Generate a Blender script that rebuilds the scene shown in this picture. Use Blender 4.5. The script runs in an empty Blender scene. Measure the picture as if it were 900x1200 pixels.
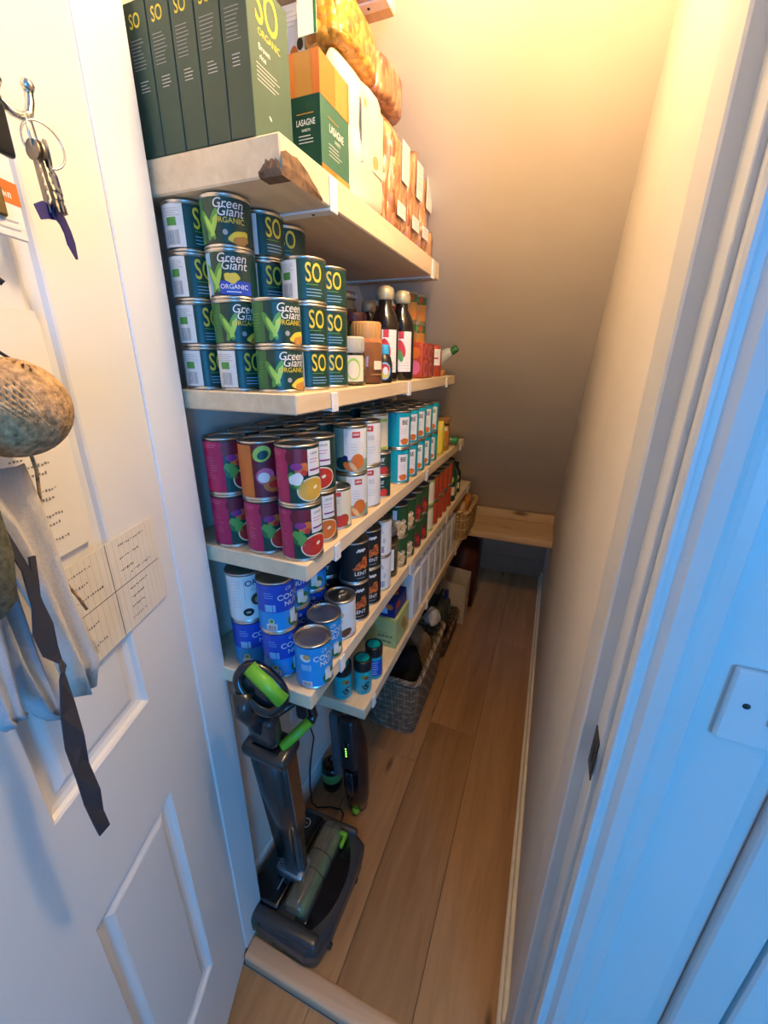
import bpy, bmesh, math, random
from mathutils import Vector, Matrix, noise
random.seed(7)
PI = math.pi
sc = bpy.context.scene
COL = sc.collection

# ------------------------------------------------------------------ camera, world, lights, exposure
cam_d = bpy.data.cameras.new('camera'); cam = bpy.data.objects.new('camera', cam_d); COL.objects.link(cam)
cam_d.sensor_fit = 'HORIZONTAL'; cam_d.sensor_width = 36.0; cam_d.lens = 36 * 480 / 900; cam_d.clip_start = .01
RX = Vector((0.92802363, 0.37238889, 0.00993242))       # image right
RD = Vector((0.13760134, -0.31789296, -0.93808845))     # image down
RF = Vector((-0.34617627, 0.87193496, -0.34625338))     # forward
m = Matrix.Identity(4)
for i in range(3):
    m[i][0] = RX[i]; m[i][1] = -RD[i]; m[i][2] = -RF[i]
m.translation = (0, 0, 1.5)
cam.matrix_world = m
sc.camera = cam

w = bpy.data.worlds.new('daylight'); sc.world = w; w.use_nodes = True
bg = w.node_tree.nodes['Background']
bg.inputs[0].default_value = (.30, .55, 1.0, 1); bg.inputs[1].default_value = .5

def area(name, loc, target, size, size_y, power, color):
    d = bpy.data.lights.new(name, 'AREA'); d.shape = 'RECTANGLE'; d.size = size; d.size_y = size_y
    d.energy = power; d.color = color
    o = bpy.data.objects.new(name, d); COL.objects.link(o); o.location = loc
    o.rotation_euler = (Vector(target) - Vector(loc)).to_track_quat('-Z', 'Y').to_euler()
    return o
# daylight through the window of the hall, behind the photographer and to the right
area('hall_daylight', (1.36, -1.65, 1.35), (.0, .5, 1.0), .9, 1.2, 54, (.035, .385, 1.0))

sc.view_settings.view_transform = 'Standard'
sc.view_settings.look = 'None'
sc.view_settings.gamma = 1
sc.view_settings.use_curve_mapping = False
sc.view_settings.exposure = 0.14

# ------------------------------------------------------------------ materials
MATS = {}
def nodes(name):
    mt = bpy.data.materials.new(name); mt.use_nodes = True
    nt = mt.node_tree; return mt, nt, nt.nodes['Principled BSDF']
def mat(name, col=(.5,.5,.5), rough=.5, metal=0., var=.06, scale=30, bump=0., spec=None, trans=0., ior=1.45, emit=None, coat=0., alpha=1.):
    if name in MATS: return MATS[name]
    mt, nt, b = nodes(name)
    N = nt.nodes; L = nt.links
    tc = N.new('ShaderNodeTexCoord'); nz = N.new('ShaderNodeTexNoise'); nz.inputs['Scale'].default_value = scale
    nz.inputs['Detail'].default_value = 3
    L.new(tc.outputs['Object'], nz.inputs['Vector'])
    rp = N.new('ShaderNodeValToRGB')
    c = Vector(col)
    rp.color_ramp.elements[0].position = .3; rp.color_ramp.elements[1].position = .7
    rp.color_ramp.elements[0].color = (*[max(0, x*(1-var)) for x in c], 1)
    rp.color_ramp.elements[1].color = (*[min(1, x*(1+var)) for x in c], 1)
    L.new(nz.outputs['Fac'], rp.inputs[0]); L.new(rp.outputs[0], b.inputs['Base Color'])
    b.inputs['Roughness'].default_value = rough; b.inputs['Metallic'].default_value = metal
    if spec is not None: b.inputs['Specular IOR Level'].default_value = spec
    if trans: b.inputs['Transmission Weight'].default_value = trans; b.inputs['IOR'].default_value = ior
    if coat: b.inputs['Coat Weight'].default_value = coat; b.inputs['Coat Roughness'].default_value = .1
    if alpha < 1: b.inputs['Alpha'].default_value = alpha
    if emit: b.inputs['Emission Color'].default_value = (*emit[:3], 1); b.inputs['Emission Strength'].default_value = emit[3]
    if bump:
        bp = N.new('ShaderNodeBump'); bp.inputs['Strength'].default_value = bump; bp.inputs['Distance'].default_value = .004
        L.new(nz.outputs['Fac'], bp.inputs['Height']); L.new(bp.outputs[0], b.inputs['Normal'])
    MATS[name] = mt; return mt
def wood(name, c0, c1, axis=1, rough=.5, scale=9, knots=None):
    mt, nt, b = nodes(name); N = nt.nodes; L = nt.links
    tc = N.new('ShaderNodeTexCoord'); oi = N.new('ShaderNodeObjectInfo')
    mul = N.new('ShaderNodeVectorMath'); mul.operation = 'SCALE'; mul.inputs[0].default_value = (7, 13, 5)
    L.new(oi.outputs['Random'], mul.inputs['Scale'])
    add = N.new('ShaderNodeVectorMath'); add.operation = 'ADD'
    L.new(tc.outputs['Object'], add.inputs[0]); L.new(mul.outputs[0], add.inputs[1])
    mp = N.new('ShaderNodeMapping'); s = [1., 1., 1.]; s[axis] = .09; mp.inputs['Scale'].default_value = s
    L.new(add.outputs[0], mp.inputs[0])
    nz = N.new('ShaderNodeTexNoise'); nz.inputs['Scale'].default_value = scale*4; nz.inputs['Detail'].default_value = 8
    nz.inputs['Roughness'].default_value = .6; nz.inputs['Distortion'].default_value = .8
    L.new(mp.outputs[0], nz.inputs['Vector'])
    nz2 = N.new('ShaderNodeTexNoise'); nz2.inputs['Scale'].default_value = scale*.7; nz2.inputs['Detail'].default_value = 2
    L.new(mp.outputs[0], nz2.inputs['Vector'])
    mx = N.new('ShaderNodeMath'); mx.operation = 'MULTIPLY_ADD'; mx.inputs[1].default_value = .55
    L.new(nz2.outputs['Fac'], mx.inputs[0])
    m2 = N.new('ShaderNodeMath'); m2.operation = 'MULTIPLY'; m2.inputs[1].default_value = .45
    L.new(nz.outputs['Fac'], m2.inputs[0]); L.new(m2.outputs[0], mx.inputs[2])
    rp = N.new('ShaderNodeValToRGB')
    rp.color_ramp.elements[0].position = .36; rp.color_ramp.elements[1].position = .62
    rp.color_ramp.elements[0].color = (*c0, 1); rp.color_ramp.elements[1].color = (*c1, 1)
    L.new(mx.outputs[0], rp.inputs[0])
    hv = N.new('ShaderNodeHueSaturation')
    mr = N.new('ShaderNodeMapRange'); mr.inputs['To Min'].default_value = .86; mr.inputs['To Max'].default_value = 1.1
    L.new(oi.outputs['Random'], mr.inputs['Value']); L.new(mr.outputs[0], hv.inputs['Value'])
    L.new(rp.outputs[0], hv.inputs['Color'])
    out = hv.outputs[0]
    if knots:
        mk = N.new('ShaderNodeMapping'); mk.inputs['Scale'].default_value = knots
        L.new(add.outputs[0], mk.inputs[0])
        vo = N.new('ShaderNodeTexVoronoi'); vo.inputs['Scale'].default_value = 1.0; L.new(mk.outputs[0], vo.inputs['Vector'])
        kr = N.new('ShaderNodeValToRGB'); kr.color_ramp.elements[0].position = .045; kr.color_ramp.elements[1].position = .13
        kr.color_ramp.elements[0].color = (1,1,1,1); kr.color_ramp.elements[1].color = (0,0,0,1)
        L.new(vo.outputs['Distance'], kr.inputs[0])
        mixn = N.new('ShaderNodeMixRGB'); mixn.inputs[2].default_value = (c0[0]*.33, c0[1]*.28, c0[2]*.22, 1)
        L.new(kr.outputs[0], mixn.inputs[0]); L.new(out, mixn.inputs[1]); out = mixn.outputs[0]
    L.new(out, b.inputs['Base Color'])
    b.inputs['Roughness'].default_value = rough
    bp = N.new('ShaderNodeBump'); bp.inputs['Strength'].default_value = .12; bp.inputs['Distance'].default_value = .003
    L.new(nz.outputs['Fac'], bp.inputs['Height']); L.new(bp.outputs[0], b.inputs['Normal'])
    MATS[name] = mt; return mt
def speckle(name, cols, scale=60, rough=.5, bump=.5, coat=0., stretch=(1,1,1)):
    mt, nt, b = nodes(name); N = nt.nodes; L = nt.links
    tc = N.new('ShaderNodeTexCoord'); mp = N.new('ShaderNodeMapping'); mp.inputs['Scale'].default_value = stretch
    L.new(tc.outputs['Object'], mp.inputs[0])
    vo = N.new('ShaderNodeTexVoronoi'); vo.inputs['Scale'].default_value = scale; L.new(mp.outputs[0], vo.inputs['Vector'])
    sp = N.new('ShaderNodeSeparateColor'); L.new(vo.outputs['Color'], sp.inputs[0])
    rp = N.new('ShaderNodeValToRGB'); e = rp.color_ramp.elements
    e[0].color = (*cols[0], 1); e[0].position = 0
    e[1].color = (*cols[-1], 1); e[1].position = 1
    for i, c in enumerate(cols[1:-1]):
        q = e.new((i+1)/(len(cols)-1)); q.color = (*c, 1)
    L.new(sp.outputs[0], rp.inputs[0]); L.new(rp.outputs[0], b.inputs['Base Color'])
    b.inputs['Roughness'].default_value = rough
    if coat: b.inputs['Coat Weight'].default_value = coat; b.inputs['Coat Roughness'].default_value = .15
    bp = N.new('ShaderNodeBump'); bp.inputs['Strength'].default_value = bump; bp.inputs['Distance'].default_value = .006; bp.invert = True
    L.new(vo.outputs['Distance'], bp.inputs['Height']); L.new(bp.outputs[0], b.inputs['Normal'])
    MATS[name] = mt; return mt

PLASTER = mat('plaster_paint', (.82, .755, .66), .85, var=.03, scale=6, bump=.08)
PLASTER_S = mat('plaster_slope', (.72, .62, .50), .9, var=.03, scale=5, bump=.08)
WHITE = mat('white_gloss_paint', (.82, .82, .81), .38, var=.015, scale=8)
WHITE_D = mat('door_paint', (.80, .79, .76), .42, var=.02, scale=5)
TRIMW = mat('trim_paint', (.78, .78, .77), .35, var=.02, scale=8)
PINE = wood('pine_shelf', (.66, .49, .30), (.84, .69, .48), 1, .55)
PINE_X = wood('pine_ledge', (.55, .36, .19), (.72, .52, .31), 0, .55, knots=(2.2, 7, 7))
BARK = mat('bark_edge', (.16, .09, .05), .9, var=.5, scale=60, bump=.8)
OAK = wood('oak_floor', (.25, .122, .050), (.43, .24, .112), 1, .42, scale=7, knots=(9, 2.4, 9))
OAK_H = wood('oak_hall_floor', (.28, .15, .06), (.46, .27, .13), 1, .42, scale=7, knots=(9, 2.4, 9))
OAKBAR = wood('oak_threshold', (.50, .31, .18), (.66, .45, .29), 0, .5)
STEEL = mat('tin_steel', (.62, .61, .58), .28, 1., var=.05)
LIDM = mat('tin_lid', (.42, .41, .39), .36, 1., var=.08)
GOLDL = mat('jar_lid_gold', (.72, .50, .22), .4, .6)
CLIPW = mat('bracket_white', (.84, .84, .83), .45, var=.02)
HOLE = mat('screw_dark', (.03, .03, .03), .5)
def C_(name, col, rough=.45, **k): return mat('print_' + name, col, rough, var=.03, **k)
K = dict(
 white=C_('white', (.80,.79,.76)), cream=C_('cream', (.80,.72,.52)), grey=C_('grey', (.35,.36,.36)), lgrey=C_('light_grey', (.55,.56,.55)),
 black=C_('black', (.012,.012,.014), .35), dgreen=C_('dark_green', (.006,.05,.038), .35), green=C_('green', (.03,.16,.04), .4), mgreen=C_('mid_green', (.10,.33,.06)),
 lime=C_('lime', (.36,.62,.10)), sage=C_('sage', (.30,.40,.29)), yellow=C_('yellow', (.74,.58,.05)), gold=C_('gold', (.50,.23,.05)), souplemon=C_('soup_yellow', (.70,.40,.05)), pulse=C_('pulse_green', (.02,.075,.018), .4),
 magenta=C_('magenta', (.42,.012,.10), .35), beet=C_('beet', (.16,.008,.025), .4), orange=C_('orange', (.66,.16,.025)), dorange=C_('deep_orange', (.62,.17,.03)),
 red=C_('red', (.55,.03,.02)), tomato=C_('tomato', (.42,.055,.02)), purple=C_('purple', (.25,.02,.20)), pink=C_('pink', (.62,.14,.28)),
 blue=C_('blue', (.012,.07,.50), .35), navy=C_('navy', (.012,.02,.16), .35), lblue=C_('light_blue', (.01,.30,.72), .35), sky=C_('sky', (.25,.52,.78), .4),
 teal=C_('teal', (.0,.34,.44), .35), brown=C_('brown', (.14,.055,.025)), tan=C_('tan', (.55,.33,.14)), chick=C_('chickpea', (.70,.46,.20)), pale=C_('pale_green', (.62,.66,.46)))

# ------------------------------------------------------------------ mesh helpers
class MB:
    def __init__(s): s.v = []; s.f = []; s.mi = []; s.mats = []; s.sm = []
    def m(s, mt):
        if mt not in s.mats: s.mats.append(mt)
        return s.mats.index(mt)
    def add(s, vs, fs, mt, smooth=False):
        o = len(s.v); i = s.m(mt); s.v += [tuple(p) for p in vs]
        for f in fs: s.f.append([a+o for a in f]); s.mi.append(i); s.sm.append(smooth)
    def box(s, x0, x1, y0, y1, z0, z1, mt, bev=0., seg=1, xf=None):
        bm = bmesh.new(); bmesh.ops.create_cube(bm, size=1)
        for v in bm.verts:
            v.co = ((x0+x1)/2 + v.co.x*(x1-x0), (y0+y1)/2 + v.co.y*(y1-y0), (z0+z1)/2 + v.co.z*(z1-z0))
        if bev: bmesh.ops.bevel(bm, geom=bm.edges[:], offset=bev, segments=seg, affect='EDGES', profile=.5)
        s.bm(bm, mt, xf, bev > 0 and seg > 1)
    def bm(s, bm, mt, xf=None, smooth=False):
        bm.verts.index_update()
        vs = [(xf @ v.co if xf else v.co.copy()) for v in bm.verts]
        s.add(vs, [[v.index for v in f.verts] for f in bm.faces], mt, smooth); bm.free()
    def lathe(s, prof, mt, seg=24, c=(0,0,0), xf=None, smooth=True, cap0=True, cap1=True, sx=1., sy=1.):
        vs = []; fs = []; n = len(prof)
        for r, z in prof:
            for k in range(seg):
                a = 2*PI*k/seg; p = Vector((c[0]+r*math.sin(a)*sx, c[1]-r*math.cos(a)*sy, c[2]+z)); vs.append(xf @ p if xf else p)
        for j in range(n-1):
            for k in range(seg):
                k2 = (k+1) % seg; fs.append([j*seg+k, j*seg+k2, (j+1)*seg+k2, (j+1)*seg+k])
        s.add(vs, fs, mt, smooth)
        if cap0 and prof[0][0] > 1e-6: s.add(vs[:seg], [list(range(seg))[::-1]], mt)
        if cap1 and prof[-1][0] > 1e-6: s.add(vs[-seg:], [list(range(seg))], mt)
    def tube(s, path, r, mt, seg=6, closed=False, cap=True, flat=None):
        P = [Vector(p) for p in path]; n = len(P); vs = []; fs = []
        up = Vector((0.13, .21, .97)); prev = None
        for i, p in enumerate(P):
            if closed: t = P[(i+1) % n] - P[i-1]
            else: t = P[min(i+1, n-1)] - P[max(i-1, 0)]
            t.normalize()
            if prev is None:
                a = t.cross(up); 
                if a.length < .1: a = t.cross(Vector((1,0,0)))
            else: a = prev - t*prev.dot(t)
            a.normalize(); prev = a.copy(); b = t.cross(a)
            rr = r(i/(n-1)) if callable(r) else r
            ra, rb = (rr, rr) if flat is None else (rr, rr*flat)
            for k in range(seg):
                q = 2*PI*k/seg; vs.append(p + a*math.cos(q)*ra + b*math.sin(q)*rb)
        for i in range(n if closed else n-1):
            j = (i+1) % n
            for k in range(seg):
                k2 = (k+1) % seg; fs.append([i*seg+k, i*seg+k2, j*seg+k2, j*seg+k])
        if cap and not closed: fs.append(list(range(seg))[::-1]); fs.append(list(range((n-1)*seg, n*seg)))
        s.add(vs, fs, mt, True)
    def ribbon(s, path, wids, dirs, mt, thick=.0008):
        """a strip of cloth: path points, half widths, width directions"""
        vs = []; fs = []
        P = [Vector(p) for p in path]; n = len(P)
        for i, p in enumerate(P):
            t = (P[min(i+1,n-1)]-P[max(i-1,0)]).normalized(); d = (t.cross(Vector((0,1,0))) if dirs is None else Vector(dirs[i] if isinstance(dirs, list) else dirs)).normalized()
            nn = t.cross(d).normalized()*thick; h = wids[i] if isinstance(wids, list) else wids
            vs += [p-d*h+nn, p+d*h+nn, p+d*h-nn, p-d*h-nn]
        for i in range(n-1):
            a = i*4; b = a+4
            for k in range(4): fs.append([a+k, a+(k+1) % 4, b+(k+1) % 4, b+k])
        fs += [[3,2,1,0], [(n-1)*4+k for k in range(4)]]
        s.add(vs, fs, mt, False)
    def mesh(s, name):
        me = bpy.data.meshes.new(name); me.from_pydata(s.v, [], s.f)
        for mt in s.mats: me.materials.append(mt)
        me.polygons.foreach_set('material_index', s.mi); me.polygons.foreach_set('use_smooth', s.sm)
        me.update(); return me
    def build(s, name, parent=None, loc=None, rz=0.):
        return link(name, s.mesh(name), parent, loc, rz)
def link(name, me, parent=None, loc=None, rz=0.):
    o = bpy.data.objects.new(name, me); COL.objects.link(o)
    if parent: o.parent = parent
    if loc: o.location = loc
    if rz: o.rotation_euler = (0, 0, rz)
    return o
def tag(o, label, cat, group=None):
    o['label'] = label; o['category'] = cat
    if group: o['group'] = group
    return o
def thing(name, label, cat, loc=(0,0,0), rz=0., group=None):
    o = bpy.data.objects.new(name, None); COL.objects.link(o); o.location = loc; o.rotation_euler = (0, 0, rz); o.empty_display_size = .02
    return tag(o, label, cat, group)
def struct(o, label=None):
    o['kind'] = 'structure'
    if label: o['label'] = label
    return o

# ------------------------------------------------------------------ flat print
TXT = {}
def text2d(body, size, bold=0., shear=0., cut=.004, wide=1.):
    key = (body, size, bold, shear, cut, wide)
    if key in TXT: return TXT[key]
    cu = bpy.data.curves.new('lettering', 'FONT'); cu.body = body; cu.size = size; cu.offset = bold*size; cu.shear = shear
    cu.resolution_u = 3; cu.align_x = 'CENTER'; cu.align_y = 'CENTER'
    o = bpy.data.objects.new('lettering', cu); COL.objects.link(o)
    dg = bpy.context.evaluated_depsgraph_get(); dg.update(); me = bpy.data.meshes.new_from_object(o.evaluated_get(dg))
    bpy.data.objects.remove(o); bpy.data.curves.remove(cu)
    bm = bmesh.new(); bm.from_mesh(me); bpy.data.meshes.remove(me)
    for v in bm.verts: v.co.x *= wide
    if cut and bm.verts:
        xs = [v.co.x for v in bm.verts]; x = min(xs) + cut
        while x < max(xs):
            bmesh.ops.bisect_plane(bm, geom=bm.verts[:]+bm.edges[:]+bm.faces[:], plane_co=(x,0,0), plane_no=(1,0,0)); x += cut
    bm.verts.index_update()
    r = ([(v.co.x, v.co.y) for v in bm.verts], [[v.index for v in f.verts] for f in bm.faces]); bm.free()
    TXT[key] = r; return r
class Cyl:
    """print on a cylinder; u in degrees (0 faces -y, positive towards +x), v in metres"""
    def __init__(s, r): s.r = r
    def p(s, u, v, lev): a = math.radians(u); r = s.r + .00028*lev; return (r*math.sin(a), -r*math.cos(a), v)
    def mu(s, d): return math.degrees(d/s.r)
    step = 7.5
class Pln:
    """print on a plane: origin o, right U, up V (metres); u and v in metres"""
    def __init__(s, o, U, V): s.o = Vector(o); s.U = Vector(U).normalized(); s.V = Vector(V).normalized(); s.N = s.U.cross(s.V)
    def p(s, u, v, lev): return s.o + s.U*u + s.V*v + s.N*(.00028*lev)
    def mu(s, d): return d
    step = 1e9
def prect(B, S, u0, u1, v0, v1, mt, lev=1):
    n = max(1, int(math.ceil(abs(u1-u0)/S.step))); vs = []; fs = []
    for i in range(n+1):
        u = u0 + (u1-u0)*i/n; vs += [S.p(u, v0, lev), S.p(u, v1, lev)]
    for i in range(n): fs.append([2*i, 2*i+2, 2*i+3, 2*i+1])
    B.add(vs, fs, mt, n > 1)
def pell(B, S, u, v, a, b, mt, lev=2, rot=0., n=18, wob=0.):
    vs = [S.p(u, v, lev)]; fs = []; R = (.5, 1.)
    for q in R:
        for k in range(n):
            t = 2*PI*k/n; ww = 1 + wob*math.sin(5*t+u)*.5 + wob*math.sin(3*t)*.5
            x = a*q*math.cos(t)*ww; y = b*q*math.sin(t)*ww
            x, y = x*math.cos(rot)-y*math.sin(rot), x*math.sin(rot)+y*math.cos(rot)
            vs.append(S.p(u+S.mu(x), v+y, lev))
    for k in range(n):
        k2 = (k+1) % n; fs.append([0, 1+k, 1+k2]); fs.append([1+k, 1+n+k, 1+n+k2, 1+k2])
    B.add(vs, fs, mt, False)
def ptext(B, S, u, v, body, size, mt, lev=3, bold=0., shear=0., wide=1., rot=0.):
    vs, fs = text2d(body, size, bold, shear, .0035 if isinstance(S, Cyl) else 0, wide)
    c, s_ = math.cos(rot), math.sin(rot)
    B.add([S.p(u+S.mu(x*c-y*s_), v+x*s_+y*c, lev) for x, y in vs], fs, mt)
def plines(B, S, u0, u1, v, n, dv, mt, lev=2, h=.0011, ragged=.3):
    for i in range(n):
        e = u1-(u1-u0)*ragged*random.random(); prect(B, S, u0, e, v-i*dv, v-i*dv+h, mt, lev)
def pword(B, S, u0, u1, v, h, mt, lev=2, n=8, seed=1):
    """lettering too blurred to read: letter-sized strokes"""
    rq = random.Random(seed); d = (u1-u0)/n
    for i in range(n):
        a = u0+i*d; prect(B, S, a, a+d*.32, v, v+h, mt, lev); k = rq.choice((0, .42, .8)); prect(B, S, a+d*.32, a+d*.78, v+h*k, v+h*(k+.22), mt, lev)
        if rq.random() > .4: prect(B, S, a+d*.52, a+d*.78, v, v+h*.9, mt, lev)
def pbars(B, S, u0, u1, v0, v1, mt, lev=2, n=8):
    d = (u1-u0)/n
    for i in range(n): prect(B, S, u0+i*d, u0+i*d+d*(.35+.4*((i*37) % 5)/5), v0, v1, mt, lev)

# ------------------------------------------------------------------ tins
def tin_parts(r, h, base, printer=None, pull=False, lidm=None, rim=True):
    """meshes of one tin: metal body with seamed ends, paper label with its print, lid with ring"""
    B = MB(); R = r
    prof = [(R-.004, 0), (R-.0005, .0004), (R, .0016), (R-.0004, .0032), (R-.0016, .0042), (R-.0016, h-.0042), (R-.0004, h-.0032), (R, h-.0016), (R-.0006, h), (R-.003, h-.0006), (R-.0034, h-.004)]
    B.lathe(prof, STEEL, 24, cap1=False)
    body = B.mesh('tin_body')
    Lb = MB(); S = Cyl(R-.0010)
    n = 48
    vs = []; fs = []
    for k in range(n+1): vs += [S.p(360*k/n, .0052, 0), S.p(360*k/n, h-.0052, 0)]
    for k in range(n): fs.append([2*k, 2*k+2, 2*k+3, 2*k+1])
    Lb.add(vs, fs, base, True)
    if printer: printer(Lb, S, h)
    lab = Lb.mesh('paper_label')
    Ld = MB(); lm = lidm or LIDM
    Ld.lathe([(R-.0034, h-.0038), (R-.0055, h-.0042), (R-.0075, h-.0030), (R-.011, h-.0030), (R-.0125, h-.0036), (0, h-.0036)], lm, 24, cap0=False, cap1=False)
    if pull:
        Rp = MB(); Rp.tube([(.010*math.sin(a)*.8, .010+.010*math.cos(a), h-.0018) for a in [2*PI*k/14 for k in range(14)]], .0013, STEEL, 5, closed=True)
        Rp.lathe([(.004, 0), (.004, .0015), (0, .002)], STEEL, 10, c=(0, -.003, h-.0036))
    lid = Ld.mesh('lid')
    return [('tin_body', body), ('paper_label', lab), ('lid', lid)] + ([('ring_pull', Rp.mesh('ring_pull'))] if pull else [])
TPL = {}
def place(kind, name, label, cat, x, y, z, rot=0., group=None):
    t = thing(name, label, cat, (x, y, z), math.radians(rot), group)
    lid = None
    for nm, me in TPL[kind]:
        o = link(nm, me, lid if nm == 'ring_pull' else t)
        if nm == 'lid': lid = o
    return t

def pr_so(B, S, h):
    prect(B, S, -62, 4, .0055, h-.0055, K['white'], 1)
    plines(B, S, -58, -2, h-.012, 4, .0028, K['lgrey'], 2)
    prect(B, S, -40, -14, h*.50, h*.66, K['mgreen'], 2)
    pbars(B, S, -44, -8, h*.14, h*.42, K['grey'], 2, 9)
    ptext(B, S, 48, h*.64, 'SO', .038, K['yellow'], 2, .010, 0, .60)
    plines(B, S, 26, 66, h*.40, 1, .004, K['mgreen'], 2)
    plines(B, S, 26, 74, h*.30, 3, .0045, K['sky'], 2)
def pr_corn(B, S, h, blue=False):
    if blue:
        prect(B, S, -62, -12, .0055, h-.0055, K['sky'], 1)
        pell(B, S, -52, h*.30, .012, .018, K['yellow'], 2); pell(B, S, -34, h*.18, .010, .010, K['white'], 3, wob=.1)
        prect(B, S, 10, 85, .0055, h*.36, K['blue'], 2)
        ptext(B, S, 44, h*.24, 'ORGANIC', .0088, K['white'], 3, .01); plines(B, S, 26, 60, h*.13, 1, .004, K['white'], 3, .0014)
        pell(B, S, 40, h*.42, .011, .007, K['yellow'], 3, wob=.18)
    else:
        prect(B, S, -75, -22, .0055, h-.0055, K['green'], 1)
        plines(B, S, -70, -34, h*.66, 6, .004, K['mgreen'], 2)
        ptext(B, S, 42, h*.50, 'ORGANIC', .0098, K['yellow'], 3, .01)
        pell(B, S, 62, h*.20, .015, .008, K['yellow'], 3, .3, wob=.12); pell(B, S, 66, h*.14, .012, .006, K['gold'], 4, .2, wob=.12)
        pell(B, S, 32, h*.28, .0035, .0035, K['grey'], 3)
    ptext(B, S, 42, h*.80, 'Green', .0165, K['white'], 4, .006, .25); ptext(B, S, 46, h*.655, 'Giant', .0165, K['white'], 4, .006, .25)
    for a, q in ((-8, .5), (4, -.4)):      # plain leaves on the label
        pell(B, S, a, h*.42, .0055, .021, K['mgreen'], 2, q); pell(B, S, a+4, h*.40, .0035, .015, K['lime'], 3, q)
def pr_soup(bowl, lab2=True):
    def f(B, S, h):
        prect(B, S, -95, -10, .006, h-.006, K['magenta'], 1)
        plines(B, S, -75, -22, h*.88, 2, .004, K['pink'], 2)
        plines(B, S, -80, -26, h*.66, 9, .0045, K['pink'], 2, .0009, .5)
        pell(B, S, 8, h*.81, .015, .014, K['beet'], 2); pell(B, S, 26, h*.83, .012, .012, K['beet'], 2)
        pell(B, S, 26, h*.62, .013, .009, K['orange'], 2, .6); pell(B, S, 12, h*.66, .010, .006, K['purple'], 3)
        pell(B, S, 8, h*.42, .012, .013, K['green'], 3, wob=.2); pell(B, S, 4, h*.50, .009, .008, K['mgreen'], 4, wob=.25); pell(B, S, 14, h*.40, .008, .010, K['mgreen'], 4, wob=.25)
        pell(B, S, 30, h*.56, .005, .005, K['red'], 3)
        prect(B, S, 42, 84, h*.50, h*.93, K['white'], 3)
        pword(B, S, 50, 76, h*.84, .004, K['grey'], 4, 7, 2); plines(B, S, 47, 78, h*.76, 2, .005, K['pink'], 4); prect(B, S, 46, 82, h*.575, h*.605, K['purple'], 4)
        pell(B, S, 52, h*.27, .027, .021, K['cream'], 4, .12, 24); pell(B, S, 52, h*.27, .0248, .0185, K[bowl], 5, .12, 24)
        pell(B, S, 60, h*.30, .0045, .003, K['cream'], 6, .4)
    return f
def pr_soup_yellow(B, S, h):
    pr_soup('souplemon')(B, S, h); pell(B, S, 10, h*.46, .012, .010, K['white'], 5, .5, wob=.12)
def pr_onion(B, S, h):
    prect(B, S, -95, -6, .006, h-.006, K['dorange'], 1); plines(B, S, -70, -20, h*.6, 7, .005, K['orange'], 2); prect(B, S, -95, -6, h*.52, h*.55, K['orange'], 2)
    pell(B, S, 22, h*.80, .016, .013, K['lime'], 2, .5); pell(B, S, 24, h*.78, .010, .007, K['dgreen'], 3, .5)
    pell(B, S, 40, h*.52, .018, .017, K['beet'], 2); pell(B, S, 26, h*.42, .016, .014, K['pink'], 3, .4); pell(B, S, 22, h*.40, .010, .009, K['white'], 4)
    pell(B, S, 48, h*.27, .019, .014, K['dorange'], 4); pell(B, S, 48, h*.27, .010, .007, K['red'], 5)
    prect(B, S, 66, 92, h*.50, h*.93, K['white'], 3); prect(B, S, 68, 90, h*.575, h*.605, K['purple'], 4)
def pr_veg(B, S, h):
    prect(B, S, -90, 0, .006, h-.006, K['sage'], 1)
    prect(B, S, 0, 90, h*.30, h-.006, K['white'], 1)
    prect(B, S, 28, 56, h*.76, h*.88, K['red'], 2, ) ; pword(B, S, 31, 53, h*.80, .005, K['white'], 3, 5, 2)
    plines(B, S, 22, 50, h*.62, 4, .006, K['lgrey'], 2)
    pell(B, S, -8, h*.22, .016, .014, K['dgreen'], 3); pell(B, S, 16, h*.16, .014, .008, K['orange'], 4, -.6); pell(B, S, 30, h*.15, .012, .005, K['chick'], 5, -.9); pell(B, S, 46, h*.26, .015, .017, K['dorange'], 4); pell(B, S, 46, h*.26, .008, .010, K['orange'], 5); pell(B, S, 4, h*.34, .006, .006, K['navy'], 5)
def pr_pinkwhite(B, S, h):
    prect(B, S, 12, 58, h*.78, h*.90, K['red'], 2); pword(B, S, 20, 50, h*.82, .005, K['white'], 3, 6, 2)
    pell(B, S, -4, h*.66, .008, .010, K['dorange'], 2); pell(B, S, 4, h*.50, .009, .012, K['dorange'], 2, .5); prect(B, S, -4, 2, h*.5, h*.74, K['dorange'], 2)
    pell(B, S, 6, h*.22, .012, .012, K['pink'], 2); plines(B, S, 2, 18, h*.24, 3, .004, K['white'], 3); pword(B, S, 38, 62, h*.58, .012, K['lgrey'], 2, 3, 7); plines(B, S, 30, 70, h*.42, 3, .006, K['lgrey'], 2)
def pr_paste(B, S, h):
    pword(B, S, 12, 52, h*.64, .009, K['white'], 2, 5, 6); plines(B, S, 10, 56, h*.52, 1, .004, K['white'], 2)
    pell(B, S, 10, h*.26, .012, .010, K['red'], 2); pell(B, S, 48, h*.26, .012, .010, K['red'], 2); pell(B, S, 10, h*.40, .004, .002, K['mgreen'], 3)
def pr_pale(B, S, h):
    prect(B, S, -90, 90, h*.80, h*.86, K['lime'], 2); pell(B, S, 30, h*.72, .02, .012, K['pale'], 2); plines(B, S, 10, 50, h*.45, 3, .008, K['sage'], 2); prect(B, S, -90, 90, h*.10, h*.16, K['lime'], 2)
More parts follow.
